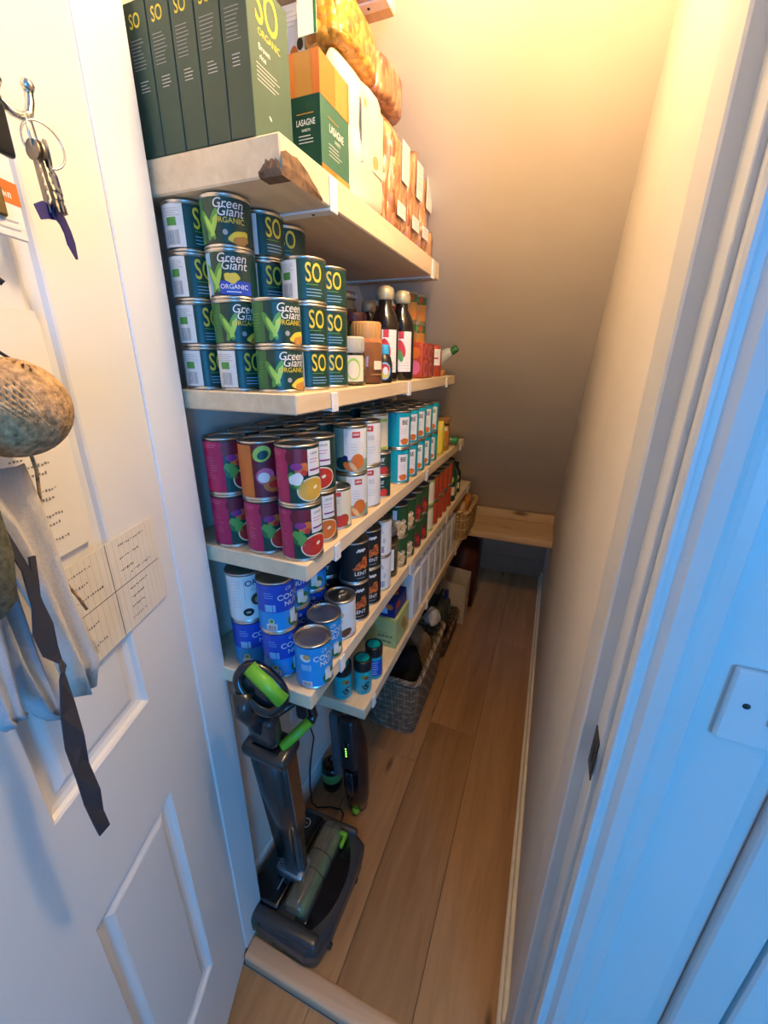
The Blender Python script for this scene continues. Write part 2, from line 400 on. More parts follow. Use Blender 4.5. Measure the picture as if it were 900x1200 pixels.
def pr_tomatosm(B, S, h):
    prect(B, S, 10, 50, h*.82, h*.92, K['red'], 2); plines(B, S, 14, 46, h*.72, 2, .005, K['grey'], 2)
    pell(B, S, 10, h*.22, .014, .013, K['tomato'], 2); pell(B, S, 40, h*.20, .014, .013, K['red'], 3); pell(B, S, 62, h*.24, .012, .012, K['tomato'], 2); prect(B, S, -80, 80, .006, h*.12, K['brown'], 1)
def pr_be(B, S, h):
    prect(B, S, 14, 62, h*.10, h*.84, K['white'], 2)
    ptext(B, S, 38, h*.70, 'BE', .017, K['black'], 3, .018); plines(B, S, 20, 56, h*.52, 3, .006, K['lgrey'], 3)
    pell(B, S, 38, h*.20, .012, .009, K['orange'], 4, wob=.1)
def pr_coco(light=False):
    def f(B, S, h):
        if light: prect(B, S, -180, 180, .006, h*.5, K['lblue'], 1)
        else: prect(B, S, -180, 180, .006, h*.42, K['lblue'], 1)
        if light: pell(B, S, -16, h*.73, .011, .008, K['white'], 4, -.3); pell(B, S, -10, h*.76, .007, .006, K['tan'], 5)
        else: pell(B, S, -14, h*.24, .006, .007, K['pale'], 2); pell(B, S, -14, h*.25, .004, .004, K['mgreen'], 3)
        prect(B, S, -30, -8, h*.44, h*.58, K['sky'], 2); prect(B, S, -6, 2, h*.44, h*.58, K['sky'], 2); plines(B, S, -30, 0, h*.80, 3, .005, K['sky'], 2, .0012)
        ptext(B, S, 44, h*.85, 'CR', .010, K['white'], 2, 0, .3); ptext(B, S, 48, h*.70, 'COCO', .0165, K['white'], 3, .016); ptext(B, S, 52, h*.56, 'NUT', .0145, K['white'], 3, .016)
        pell(B, S, 62, h*.20, .017, .016, K['green'], 2, .2); prect(B, S, 44, 66, h*.14, h*.40, K['white'], 3); pell(B, S, 55, h*.40, .007, .003, K['lgrey'], 4); pell(B, S, 70, h*.17, .009, .008, K['cream'], 4)
        prect(B, S, -30, 2, h*.07, h*.19, K['white'], 2); pbars(B, S, -27, -1, h*.08, h*.165, K['brown'], 3, 8)
    return f
def pr_cocowhite(B, S, h):
    plines(B, S, -40, -6, h*.85, 9, .007, K['lgrey'], 2, .0008, .4)
    prect(B, S, 2, 2.8, h*.40, h*.90, K['grey'], 2); prect(B, S, 2, 40, h*.895, h*.90, K['grey'], 2)
    ptext(B, S, 34, h*.80, 'ORG', .0175, K['navy'], 2, .012); plines(B, S, 20, 44, h*.66, 1, .004, K['grey'], 2)
    pell(B, S, 38, h*.45, .012, .014, K['brown'], 2, .4); pell(B, S, 40, h*.43, .006, .008, K['tan'], 3, .4); pell(B, S, 8, h*.22, .0105, .009, K['black'], 2); pword(B, S, 1, 15, h*.20, .004, K['white'], 3, 5, 2)
def pr_whitebrown(B, S, h):
    pell(B, S, 30, h*.66, .012, .010, K['chick'], 2); pword(B, S, 18, 44, h*.45, .008, K['grey'], 2, 4, 9); plines(B, S, -30, 0, h*.7, 6, .006, K['lgrey'], 2)
    pell(B, S, 55, h*.18, .016, .010, K['brown'], 2, .5); prect(B, S, -60, 90, h*.10, h*.115, K['red'], 2)
def pr_lentil(B, S, h):
    for i in range(6): pell(B, S, 34+5.5*i, h*.80+.003*(i % 2), .004, .0022, K['white'], 2, .6*(-1)**i)
    rq = random.Random(4)
    for i in range(60):
        uu = rq.uniform(18, 72); top = h*(.36+.30*(1-abs(uu-62)/46)); pell(B, S, uu, rq.uniform(h*.36, max(h*.37, top)), .0034, .0028, K[('dorange', 'tomato', 'orange')[i % 3]], 2+i % 2, n=7)
    ptext(B, S, 46, h*.25, 'LENT', .0135, K['white'], 3, .014); plines(B, S, 30, 64, h*.13, 1, .004, K['lgrey'], 2)
def pr_whiteprint(B, S, h):
    for a, b in ((20, .8), (46, .72), (30, .5), (58, .45), (12, .35)): pell(B, S, a, h*b, .008, .004, K['lgrey'], 2, a)
    pbars(B, S, 20, 62, h*.12, h*.30, K['navy'], 2, 6)
def pr_pulse(col, dots):
    def f(B, S, h):
        rnd = random.Random(3)
        prect(B, S, 12, 32, h*.56, h*.86, K['white'], 3); plines(B, S, 15, 29, h*.78, 2, .006, K['grey'], 4)
        for i in range(110): pell(B, S, rnd.uniform(-50, 84), rnd.uniform(.09, .54)*h, .0054, .0048, K[(dots, col, dots, 'cream' if dots == 'chick' else 'beet', dots)[i % 5]], 2 + i % 3, n=8)
    return f
def pr_peas(B, S, h):
    prect(B, S, -180, 180, h*.88, h-.006, K['lime'], 1); prect(B, S, -180, 180, .006, h*.12, K['lime'], 1); plines(B, S, 5, 60, h*.64, 3, .010, K['sage'], 2); pell(B, S, 34, h*.36, .012, .010, K['pale'], 2)
def pr_redtom(B, S, h):
    prect(B, S, 14, 54, h*.42, h*.86, K['cream'], 2); plines(B, S, 18, 50, h*.74, 3, .008, K['mgreen'], 3)
    prect(B, S, -180, 180, h*.90, h-.006, K['green'], 1); pell(B, S, 34, h*.22, .016, .012, K['tomato'], 2)
def pr_pine(B, S, h):
    prect(B, S, -180, 180, h*.66, h-.006, K['green'], 1); pell(B, S, 20, h*.82, .010, .008, K['mgreen'], 2); pell(B, S, 48, h*.80, .008, .009, K['tomato'], 2)
    for a, b in ((8, .35), (34, .42), (58, .30), (-16, .40)): pell(B, S, a, h*b, .011, .010, K['gold'], 2); pell(B, S, a+4, h*(b-.06), .007, .006, K['dorange'], 3)
def pr_beans(B, S, h):
    pell(B, S, 30, h*.45, .016, .018, K['mgreen'], 2, .5); prect(B, S, -20, 10, h*.3, h*.8, K['sage'], 2)

TS, TL, TC = .0655, .102, .109      # heights of the small, soup and coconut milk tins
TPL['so'] = tin_parts(.0362, TS, K['dgreen'], pr_so)
TPL['corn'] = tin_parts(.0362, TS, K['dgreen'], pr_corn)
TPL['cornblue'] = tin_parts(.0362, TS, K['dgreen'], lambda B, S, h: pr_corn(B, S, h, True))
TPL['soup_red'] = tin_parts(.0375, TL, K['dgreen'], pr_soup('red'))
TPL['soup_beet'] = tin_parts(.0375, TL, K['dgreen'], pr_soup('beet'))
TPL['soup_orange'] = tin_parts(.0375, TL, K['brown'], pr_soup('orange'))
TPL['soup_yellow'] = tin_parts(.0375, TL, K['dgreen'], pr_soup_yellow)
TPL['onion'] = tin_parts(.0375, TL, K['beet'], pr_onion)
TPL['veg'] = tin_parts(.0375, TL, K['sage'], pr_veg)
TPL['pinkwhite'] = tin_parts(.0365, TL, K['white'], pr_pinkwhite)
TPL['tomsmall'] = tin_parts(.0300, TL*.86, K['cream'], pr_tomatosm)
TPL['paste'] = tin_parts(.027, .058, K['dgreen'], pr_paste)
TPL['pale'] = tin_parts(.0375, TL, K['cream'], pr_pale)
TPL['be'] = tin_parts(.0375, TL, K['teal'], pr_be)
TPL['beans'] = tin_parts(.0375, TL, K['dgreen'], pr_beans)
TPL['coco'] = tin_parts(.0375, TC, K['blue'], pr_coco())
TPL['cocolight'] = tin_parts(.0375, TC*.92, K['lblue'], pr_coco(True))
TPL['cocowhite'] = tin_parts(.0375, TC, K['white'], pr_cocowhite)
TPL['whitepull'] = tin_parts(.0370, TC*.92, K['white'], pr_whitebrown, True)
TPL['lentil'] = tin_parts(.0375, TC*.97, K['black'], pr_lentil, True)
TPL['whiteprint'] = tin_parts(.0370, TC*.97, K['white'], pr_whiteprint, True)
TPL['chick'] = tin_parts(.0370, TL, K['pulse'], pr_pulse('tan', 'chick'))
TPL['kidney'] = tin_parts(.0370, TL, K['pulse'], pr_pulse('beet', 'red'))
TPL['peas'] = tin_parts(.0370, TL, K['cream'], pr_peas)
TPL['redtom'] = tin_parts(.0370, TL, K['tomato'], pr_redtom)
TPL['pine'] = tin_parts(.0360, .078, K['gold'], pr_pine)

# ------------------------------------------------------------------ the setting
FX0, FX1 = -.64, .10          # left and right wall faces
def plane_box(name, x0, x1, y0, y1, z0, z1, mt, kind=True, parent=None, bev=0.):
    B = MB(); B.box(x0, x1, y0, y1, z0, z1, mt, bev); o = B.build(name, parent)
    if kind: o['kind'] = 'structure'
    return o
# floor: boards one by one on a dark underlay
fl = plane_box('floor', -.70, .16, .44, 2.98, -.05, -.004, HOLE)
seams = [-.64, -.51, -.31, -.11, .10]
ends = {0: [.46, .98, 2.2, 2.95], 1: [.46, 1.16, 2.5, 2.95], 2: [.46, 1.37, 2.95], 3: [.46, 2.04, 2.95]}
for i in range(4):
    for a, b in zip(ends[i][:-1], ends[i][1:]):
        B = MB(); B.box(seams[i]+.0006, seams[i+1]-.0006, a+.0006, b-.0006, -.006, 0, OAK, .0012)
        B.build('floor_board', fl)
hf = plane_box('floor_hall', -1.3, 1.45, -2.2, .43, -.07, -.036, HOLE)
hx = [-1.24+.22*i for i in range(13)]
for i in range(12):
    c = [-2.2, -1.1 + .37*(i % 3), .435]
    for a, b in zip(c[:-1], c[1:]):
        B = MB(); B.box(hx[i]+.0006, hx[i+1]-.0006, a+.0006, b-.0006, -.04, -.030, OAK_H, .0012); B.build('floor_board', hf)
B = MB(); B.box(-.565, .09, .436, .486, -.035, .004, OAKBAR, .007, 2)
struct(B.build('trim_1'), 'pale oak threshold bar across the doorway')
struct(plane_box('wall_left', FX0-.08, FX0, .53, 2.98, -.05, 2.6, PLASTER))
struct(plane_box('wall_right', FX1, FX1+.05, .55, 2.98, -.05, 2.6, PLASTER))
# the sloping underside of the stairs, plane z = 3.10 - y
def slope_z(y): return 3.095 - y
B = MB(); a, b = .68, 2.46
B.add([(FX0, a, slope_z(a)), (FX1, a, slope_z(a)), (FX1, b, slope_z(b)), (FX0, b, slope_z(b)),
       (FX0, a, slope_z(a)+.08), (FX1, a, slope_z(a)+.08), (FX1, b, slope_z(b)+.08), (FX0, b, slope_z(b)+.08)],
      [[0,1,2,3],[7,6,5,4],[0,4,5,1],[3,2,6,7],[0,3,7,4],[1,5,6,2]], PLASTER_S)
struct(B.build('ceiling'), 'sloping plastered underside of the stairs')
struct(plane_box('ceiling_flat', FX0-.1, FX1+.1, .53, .70, 2.415, 2.5, PLASTER))
# ledge at the foot of the slope: top board, upstand, panel behind
lg = thing('stair_ledge', 'pale wooden ledge across the far end under the sloping ceiling', 'ledge', (0, 0, 0))
B = MB(); B.box(FX0+.001, FX1-.001, 2.135, 2.43, .586, .622, PINE_X, .002); B.build('ledge_board', lg)
B = MB(); B.box(FX0+.001, FX1-.001, 2.392, 2.412, .623, .678, PINE_X, .002); B.build('upstand', lg)
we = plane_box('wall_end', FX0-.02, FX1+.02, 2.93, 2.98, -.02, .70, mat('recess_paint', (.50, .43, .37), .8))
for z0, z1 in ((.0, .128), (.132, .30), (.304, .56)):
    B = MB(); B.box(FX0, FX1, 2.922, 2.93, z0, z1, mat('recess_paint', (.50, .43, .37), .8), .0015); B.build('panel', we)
# skirting
SK = mat('skirting_cream', (.80, .74, .62), .45)
B = MB(); B.box(FX1-.012, FX1, .56, 2.92, 0, .055, SK, .003); B.box(FX1-.022, FX1-.011, .56, 2.92, 0, .014, SK, .003)
struct(B.build('baseboard_right'))
B = MB(); B.box(FX0, FX0+.012, .535, 2.92, 0, .09, WHITE, .003); struct(B.build('baseboard_left'))
# left door lining
B = MB(); B.box(-.72, -.568, .455, .528, -.036, 2.5, TRIMW, .002); struct(B.build('trim_2'), 'left door lining, white')
# right lining, stop and architrave
B = MB(); B.box(.092, .16, .505, .55, -.036, 2.5, TRIMW, .0015); struct(B.build('trim_3'), 'inner edge of right door lining')
B = MB(); B.box(.0905, .16, .462, .506, -.036, 2.5, TRIMW, .0025); struct(B.build('trim_4'), 'door stop on right lining')
B = MB(); B.box(.1065, .17, .425, .463, -.036, 2.5, TRIMW, .0012); struct(B.build('trim_5'), 'rebate of right door lining')
B = MB()
prof = [(.112, .424), (.112, .414), (.1145, .409), (.118, .409), (.121, .4125), (.126, .4125), (.133, .404), (.147, .402), (.153, .406), (.160, .408), (.172, .408), (.174, .411), (.174, .424)]
vs = [(x, y, -.036) for x, y in prof] + [(x, y, 2.5) for x, y in prof]; n = len(prof)
B.add(vs, [[i, (i+1) % n, (i+1) % n + n, i+n] for i in range(n)] + [list(range(n))[::-1], list(range(n, 2*n))], TRIMW)
struct(B.build('trim_6'), 'moulded architrave right of the doorway')
struct(plane_box('wall_hall_back', -1.4, 1.5, -2.28, -2.2, -.05, 2.5, WHITE)); struct(plane_box('wall_hall_left', -1.4, -1.3, -2.2, .53, -.05, 2.5, WHITE))
struct(plane_box('wall_hall_right', 1.42, 1.5, -2.2, .50, -.05, 2.5, WHITE)); struct(plane_box('wall_hall_front', -1.3, -.72, .455, .53, -.05, 2.5, WHITE)); struct(plane_box('ceiling_hall', -1.4, 1.5, -2.28, .53, 2.5, 2.56, WHITE))
struct(plane_box('wall_hall', .17, .247, .424, .50, -.05, 2.5, WHITE))
B = MB(); B.box(.2475, .268, .431, .50, -.05, 2.5, TRIMW, .003); struct(B.build('trim_7'), 'recessed upright beside the switch wall')
B = MB(); B.box(.2685, .3155, .418, .50, -.05, 2.5, TRIMW, .003); struct(B.build('trim_8'), 'flat upright right of the recess')
B = MB(); B.box(.3215, 1.42, .418, .50, -.05, 2.5, WHITE, .003); struct(B.build('door_2'), 'next white door on hall wall')
B = MB(); B.box(.315, .322, .450, .50, -.05, 2.5, HOLE); struct(B.build('trim_9'), 'dark gap beside the next door')
struct(plane_box('wall_above_door', -.568, .17, .43, .529, 2.235, 2.5, WHITE))
# switch plate
sw = thing('light_switch', 'white square light switch plate on the blue-lit hall wall', 'switch', (.224, .424, 1.186))
B = MB(); B.box(-.026, .024, -.008, 0, -.043, .043, WHITE, .002); B.build('switch_plate', sw)
B = MB(); B.box(.010, .020, -.012, -.008, -.013, .013, WHITE, .001); B.build('rocker', sw)
B = MB(); B.lathe([(.0034, 0), (.003, .0008), (0, .001)], HOLE, 12, xf=Matrix.Translation((-.010, -.008, .004)) @ Matrix.Rotation(PI/2, 4, 'X')); B.build('screw', sw)
lk = thing('latch_keep', 'dark metal latch keep on the right door lining', 'latch', (.1065, .444, 1.05))
BR = mat('aged_brass', (.10, .075, .05), .4, .8, var=.3)
B = MB(); B.box(-.0015, 0, -.017, .013, -.03, .03, BR, .0005); B.build('keep_plate', lk)
B = MB(); B.box(-.004, -.0015, -.024, -.016, -.017, .017, BR, .001); B.box(-.0022, -.0014, -.006, .006, -.012, .012, HOLE); B.build('keep_lip', lk)

# ------------------------------------------------------------------ the open door
DH = Vector((-.57, .45, -.028)); DA = math.atan2(-.945, .33)
dr = bpy.data.objects.new('door_1', None); COL.objects.link(dr); dr.location = DH; dr.rotation_euler = (0, 0, DA)
struct(dr, 'open white panelled door on the left')
PAN = [(.125, .312, .24, .787), (.125, .312, .992, 2.08), (.402, .59, .24, .787), (.402, .59, .992, 2.08)]
PAN = [(a, b, c+.028, d+.028) for a, b, c, d in PAN]
def door_leaf():
    B = MB(); xs = sorted({-.01, .715} | {v for p in PAN for v in p[:2]}); zs = sorted({.008, 2.22} | {v for p in PAN for v in p[2:]})
    for i in range(len(xs)-1):
        for j in range(len(zs)-1):
            cx, cz = (xs[i]+xs[i+1])/2, (zs[j]+zs[j+1])/2
            if any(p[0] < cx < p[1] and p[2] < cz < p[3] for p in PAN): continue
            x0, x1, z0, z1 = xs[i], xs[i+1], zs[j], zs[j+1]
            B.add([(x0, 0, z0), (x1, 0, z0), (x1, 0, z1), (x0, 0, z1)], [[3,2,1,0]], WHITE_D)
    x0, x1, z0, z1 = -.01, .715, .008, 2.22
    B.add([(x0,0,z0),(x1,0,z0),(x1,0,z1),(x0,0,z1),(x0,-.036,z0),(x1,-.036,z0),(x1,-.036,z1),(x0,-.036,z1)], [[0,4,7,3],[1,2,6,5],[0,1,5,4],[3,7,6,2],[4,5,6,7]], WHITE_D)
    return B
door_leaf().build('door_leaf', dr)
for x0, x1, z0, z1 in PAN:
    B = MB(); rings = [(0, 0), (.003, -.002), (.006, -.007), (.013, -.010), (.020, -.0105), (.030, -.0055), (.034, -.0045)]
    vs = []
    for d, y in rings: vs += [(x0+d, y, z0+d), (x1-d, y, z0+d), (x1-d, y, z1-d), (x0+d, y, z1-d)]
    fs = []
    for i in range(len(rings)-1):
        for k in range(4): k2 = (k+1) % 4; fs.append([4*i+k2, 4*i+k, 4*(i+1)+k, 4*(i+1)+k2])
    q = 4*(len(rings)-1); fs.append([q+3, q+2, q+1, q])
    B.add(vs, fs, WHITE_D); B.build('door_panel', dr)
DM = Matrix.Translation((DH.x, DH.y, 0)) @ Matrix.Rotation(DA, 4, 'Z')    # door space: x along the leaf, y out of its face, z world height
def dthing(name, label, cat, group=None):
    o = thing(name, label, cat, (0,0,0), 0, group); o.matrix_world = DM; return o

# hook
CHROME = mat('chrome', (.70, .68, .64), .18, 1.)
hk = dthing('coat_hook', 'chrome double coat hook holding the keys on the white door', 'hook')
B = MB(); B.lathe([(.016, 0), (.016, .003), (.010, .005), (0, .006)], CHROME, 18, xf=Matrix.Translation((.180, 0, 1.738)) @ Matrix.Rotation(-PI/2, 4, 'X')); B.build('hook_base', hk)
B = MB(); B.tube([(.175, .004, 1.738), (.170, .018, 1.724), (.163, .026, 1.714), (.155, .030, 1.708), (.147, .032, 1.708), (.139, .033, 1.714), (.135, .033, 1.724), (.1335, .033, 1.735)], .0038, CHROME, 8)
B.lathe([(0, -.006), (.0045, -.004), (.006, 0), (.0045, .004), (0, .006)], CHROME, 12, c=(.1335, .033, 1.737)); B.build('hook_arm', hk)
B = MB(); B.tube([(.178, .004, 1.740), (.170, .024, 1.728)], .004, CHROME, 8); B.lathe([(0, -.009), (.006, -.006), (.0085, 0), (.006, .006), (0, .009)], CHROME, 14, c=(.168, .027, 1.726)); B.build('hook_knob', hk)
# keys
ky = dthing('bunch_of_keys', 'bunch of silver keys on rings hanging from the chrome hook', 'keys')
for c, rr, tilt in (((.146, .037, 1.693), .017, .5), ((.140, .041, 1.690), .018, -.4)):
    B = MB(); B.tube([(c[0]+rr*math.cos(t)*math.cos(tilt), c[1]+rr*math.cos(t)*math.sin(tilt), c[2]+rr*math.sin(t)) for t in [2*PI*k/22 for k in range(22)]], .0011, CHROME, 5, closed=True); B.build('key_ring', ky)
KEYM = mat('key_nickel', (.30, .27, .23), .32, 1., var=.15)
def key(x, y, z, ang, yaw, name='key'):
    B = MB(); X = Matrix.Translation((x, y, z)) @ Matrix.Rotation(yaw, 4, 'Z') @ Matrix.Rotation(ang, 4, 'Y')
    B.lathe([(.0085, -.0008), (.0085, .0008)], KEYM, 16, xf=X @ Matrix.Translation((0, 0, -.008)) @ Matrix.Rotation(PI/2, 4, 'X'))
    B.box(-.0028, .0028, -.0008, .0008, -.058, -.014, KEYM, .0004, xf=X)
    for i in range(5): B.box(.002, .0028+.0016*((i*7) % 3)/2, -.001, .001, -.054+.007*i, -.050+.007*i, KEYM, xf=X)
    B.build(name, ky)
key(.153, .044, 1.688, -.16, 1.2); key(.149, .048, 1.690, -.10, .9); key(.146, .040, 1.688, -.22, 1.5); key(.142, .044, 1.686, -.30, .8); key(.157, .042, 1.688, -.05, 1.3)
# lanyard with black clip and ID card holder
ln = dthing('lanyard_card', 'white pass card with an orange band under a black lanyard clip', 'pass card')
B = MB(); B.box(.183, .226, .040, .047, 1.662, 1.702, K['black'], .003, 2); B.build('black_clip', ln)
B = MB(); B.box(.190, .256, .042, .0445, 1.598, 1.661, K['white'], .001)
S = Pln((.256, .0445, 1.598), (-1, 0, 0), (0, 0, 1))
prect(B, S, .0, .066, .027, .044, K['orange'], 1); pword(B, S, .022, .058, .031, .004, K['white'], 2, 8, 2); pword(B, S, .028, .040, .052, .005, K['grey'], 2, 3, 4); plines(B, S, .030, .060, .013, 2, .006, K['lgrey'], 2)
B.build('card', ln)
B = MB(); B.box(.210, .222, .0455, .049, 1.612, 1.636, mat('brass_tag', (.30,.24,.12), .35, .9), .002); B.build('brass_fob', ln)
B = MB(); B.tube([(.200, .043, 1.701), (.186, .040, 1.712), (.166, .034, 1.706)], .002, K['black'], 6); B.build('loop', ln)
B = MB()
PR = mat('purple_ribbon', (.035, .025, .14), .5)
B.ribbon([(.150, .046, 1.676), (.143, .046, 1.664), (.141, .045, 1.652), (.145, .045, 1.640), (.152, .045, 1.632), (.161, .044, 1.632), (.170, .043, 1.628)], [.003, .005, .006, .006, .006, .007, .006], None, PR)
B.ribbon([(.156, .048, 1.634), (.150, .047, 1.631), (.144, .046, 1.627), (.139, .045, 1.619), (.136, .044, 1.610), (.131, .043, 1.597)], [.006, .006, .0055, .005, .0055, .001], None, PR)
tag(B.build('purple_ribbon'), 'dark purple ribbon tail hanging below the keys', 'ribbon').matrix_world = DM
# notes on the door
nt = dthing('ruled_note', 'large ruled paper note taped low on the door panel', 'note')
PAPER = mat('note_paper', (.80, .74, .62), .8, var=.02)
B = MB(); B.box(.036, .238, .002, .0030, 1.128, 1.270, PAPER); S = Pln((.238, .0030, 1.128), (-1, 0, 0), (0, 0, 1))
INK = mat('pencil_ink', (.22, .20, .18), .8)
for i in range(19): prect(B, S, .006+.0104*i, .0066+.0104*i, .002, .140, mat('ruled_line', (.60,.55,.47), .8), 1)
prect(B, S, .0955, .0968, 0, .142, INK, 2); prect(B, S, 0, .2, .071, .0722, INK, 2)
rn = random.Random(5)
def scribble(B, S, u, v, L, mt=INK):
    n = int(L/.0042)
    for i in range(n): prect(B, S, u+i*.0042, u+i*.0042+.0030*rn.uniform(.6, 1), v+rn.uniform(-.001, .001), v+.0014+rn.uniform(0, .0016), mt, 2)
for u, v, L in ((.12,.128,.06),(.118,.110,.045),(.115,.092,.03),(.135,.082,.05),(.125,.058,.045),(.125,.044,.03),(.122,.030,.03),(.118,.014,.035),(.03,.126,.04),(.02,.108,.04),(.012,.090,.07),(.03,.05,.03),(.02,.022,.05)): scribble(B, S, u, v, L)
B.build('sheet', nt)
n2 = dthing('handwritten_list', 'plain paper list pinned beside the twine ball on the door', 'note')
B = MB(); B.box(.155, .262, .0012, .0019, 1.285, 1.545, mat('list_paper', (.82,.78,.70), .8, var=.02)); S = Pln((.262, .0019, 1.285), (-1,0,0), (0,0,1))
for i in range(11): scribble(B, S, .028+.006*(i % 3), .115-.0095*i, .02+.012*((i*5) % 3))
for i in range(4): scribble(B, S, .03, .21-.012*i, .03)
B.build('sheet', n2)
# twine ball
TW = mat('jute', (.50, .31, .15), .9, var=.5, scale=160, bump=.5); TWD = mat('jute_core', (.24, .14, .06), .9)
tb = dthing('twine_ball', 'round ball of brown jute twine hanging on the door', 'twine')
B = MB(); cc = Vector((.262, .050, 1.458)); 
bmx = bmesh.new(); bmesh.ops.create_uvsphere(bmx, u_segments=20, v_segments=12, radius=1)
B.bm(bmx, TWD, Matrix.Translation(cc) @ Matrix.Diagonal((.045, .037, .039, 1)), True); B.build('core', tb)
B = MB(); pth = []
for k in range(3300):
    t = k/3300; a = k*2*PI/30; ax = Matrix.Rotation(.5+t*PI*1.5, 3, 'Z') @ Matrix.Rotation(1.15+.30*math.sin(t*31), 3, 'X')
    p = ax @ Vector((math.cos(a), math.sin(a)*.985, .12*math.sin(t*40)))
    p.normalize(); pth.append(cc + Vector((p.x*.0465, p.y*.0385, p.z*.0405)))
B.tube(pth, .0020, TW, 5); o = B.build('wound_twine', tb); o['kind'] = 'stuff'
B = MB(); B.tube([(.258, .050, 1.425), (.252, .046, 1.40), (.246, .034, 1.36), (.242, .032, 1.31), (.239, .030, 1.27), (.232, .032, 1.25), (.225, .032, 1.228)], .0017, TW, 5); B.build('loose_end', tb)
B = MB(); B.tube([(.275, .03, 1.60), (.262, .034, 1.545), (.25, .04, 1.505), (.243, .05, 1.494)], .0016, K['black'], 5)
B.build('hanging_cord', tb)
B = MB(); B.tube([(.235, .02, 1.60), (.226, .018, 1.575), (.214, .02, 1.565), (.206, .02, 1.566)], .0017, K['black'], 5); B.lathe([(0,-.004),(.004,0),(0,.004)], K['black'], 8, c=(.206,.02,1.565))
tag(B.build('black_string'), 'short black knotted string hanging above the twine ball', 'string').matrix_world = DM
# cloth strips and bag hanging low on the door
CLOTH = mat('pale_cloth', (.60, .55, .49), .9, var=.05, scale=300, bump=.2); CLOTHB = mat('bluish_cloth', (.50, .52, .55), .9, var=.05, scale=300, bump=.2)
NET = mat('dark_net', (.10, .10, .06), .85, var=.4, scale=220, bump=.4); DARK = mat('slate_ribbon', (.035, .037, .05), .7)
def drape(name, label, x_pts, mt, off, fold, cat='cloth'):
    """hanging folded strip: x_pts = (z, left x, right x) rows down the strip"""
    B = MB(); rows = []; n = 9
    for z, xa, xb in x_pts:
        rows.append([(xa+(xb-xa)*k/(n-1), off + fold*math.sin(k*1.7+z*9)*(.4+.6*k/(n-1)), z) for k in range(n)])
    vs = [p for r in rows for p in r]; N0 = len(vs); vs += [(x, y-.0016, z) for x, y, z in vs]; fs = []
    R = len(rows)
    for i in range(R-1):
        for k in range(n-1):
            a = i*n+k; fs.append([a, a+1, a+n+1, a+n]); fs.append([N0+a, N0+a+n, N0+a+n+1, N0+a+1])
    for i in range(R-1): fs.append([i*n, i*n+n, N0+i*n+n, N0+i*n]); fs.append([i*n+n-1, N0+i*n+n-1, N0+i*n+2*n-1, i*n+2*n-1])
    for k in range(n-1): fs.append([k, N0+k, N0+k+1, k+1]); a = (R-1)*n+k; fs.append([a, a+1, N0+a+1, N0+a])
    B.add(vs, fs, mt, True); o = B.build(name); tag(o, label, cat); o.matrix_world = DM; return o
drape('apron_string', 'pale beige cloth strip hanging widest over the ruled note', [(1.408, .258, .345), (1.36, .250, .318), (1.31, .247, .300), (1.26, .245, .290), (1.21, .238, .284), (1.175, .231, .280), (1.146, .250, .274)], CLOTH, .042, .010)
drape('apron_string', 'bluish white cloth strip hanging left of the beige strip', [(1.385, .276, .350), (1.33, .280, .332), (1.27, .281, .320), (1.22, .281, .315), (1.17, .281, .306), (1.145, .281, .300), (1.128, .277, .290)], CLOTHB, .021, .008)
drape('apron_string', 'short pale cloth end hanging furthest left on the door', [(1.345, .318, .36), (1.28, .318, .355), (1.22, .322, .352), (1.185, .327, .350), (1.175, .323, .345)], CLOTHB, .036, .005)
B = MB(); B.lathe([(.004, -.075), (.018, -.066), (.026, -.03), (.027, .02), (.022, .06), (.008, .085)], NET, 14, c=(.352, .075, 1.380), sy=.45)
tag(B.build('net_bag'), 'small dark green mesh bag behind the pale cloth strips', 'bag').matrix_world = DM
B = MB()
B.ribbon([(.318, 0.064, 1.366), (.308, 0.063, 1.325), (.306, 0.061, 1.288), (.307, 0.060, 1.262), (.305, 0.058, 1.235), (.300, 0.059, 1.219), (.304, 0.064, 1.213), (.303, 0.059, 1.203), (.307, 0.058, 1.165), (.311, 0.058, 1.125), (.312, 0.057, 1.085), (.312, 0.058, 1.045), (.311, 0.056, 1.010), (.309, 0.056, .985)],
    [.004, .004, .006, .012, .009, .0045, .010, .009, .0105, .0105, .0105, .010, .009, .007], [(1, .1, .1)]*5 + [(1, .6, .3)]*3 + [(1, .15*(-1)**k, .1) for k in range(6)], DARK)
B.ribbon([(.292, .056, 1.330), (.297, .057, 1.308), (.304, .058, 1.280)], .004, (1, .2, .3), DARK)
tag(B.build('dark_ribbon'), 'long knotted dark slate ribbon hanging over the lower door panel', 'ribbon').matrix_world = DM

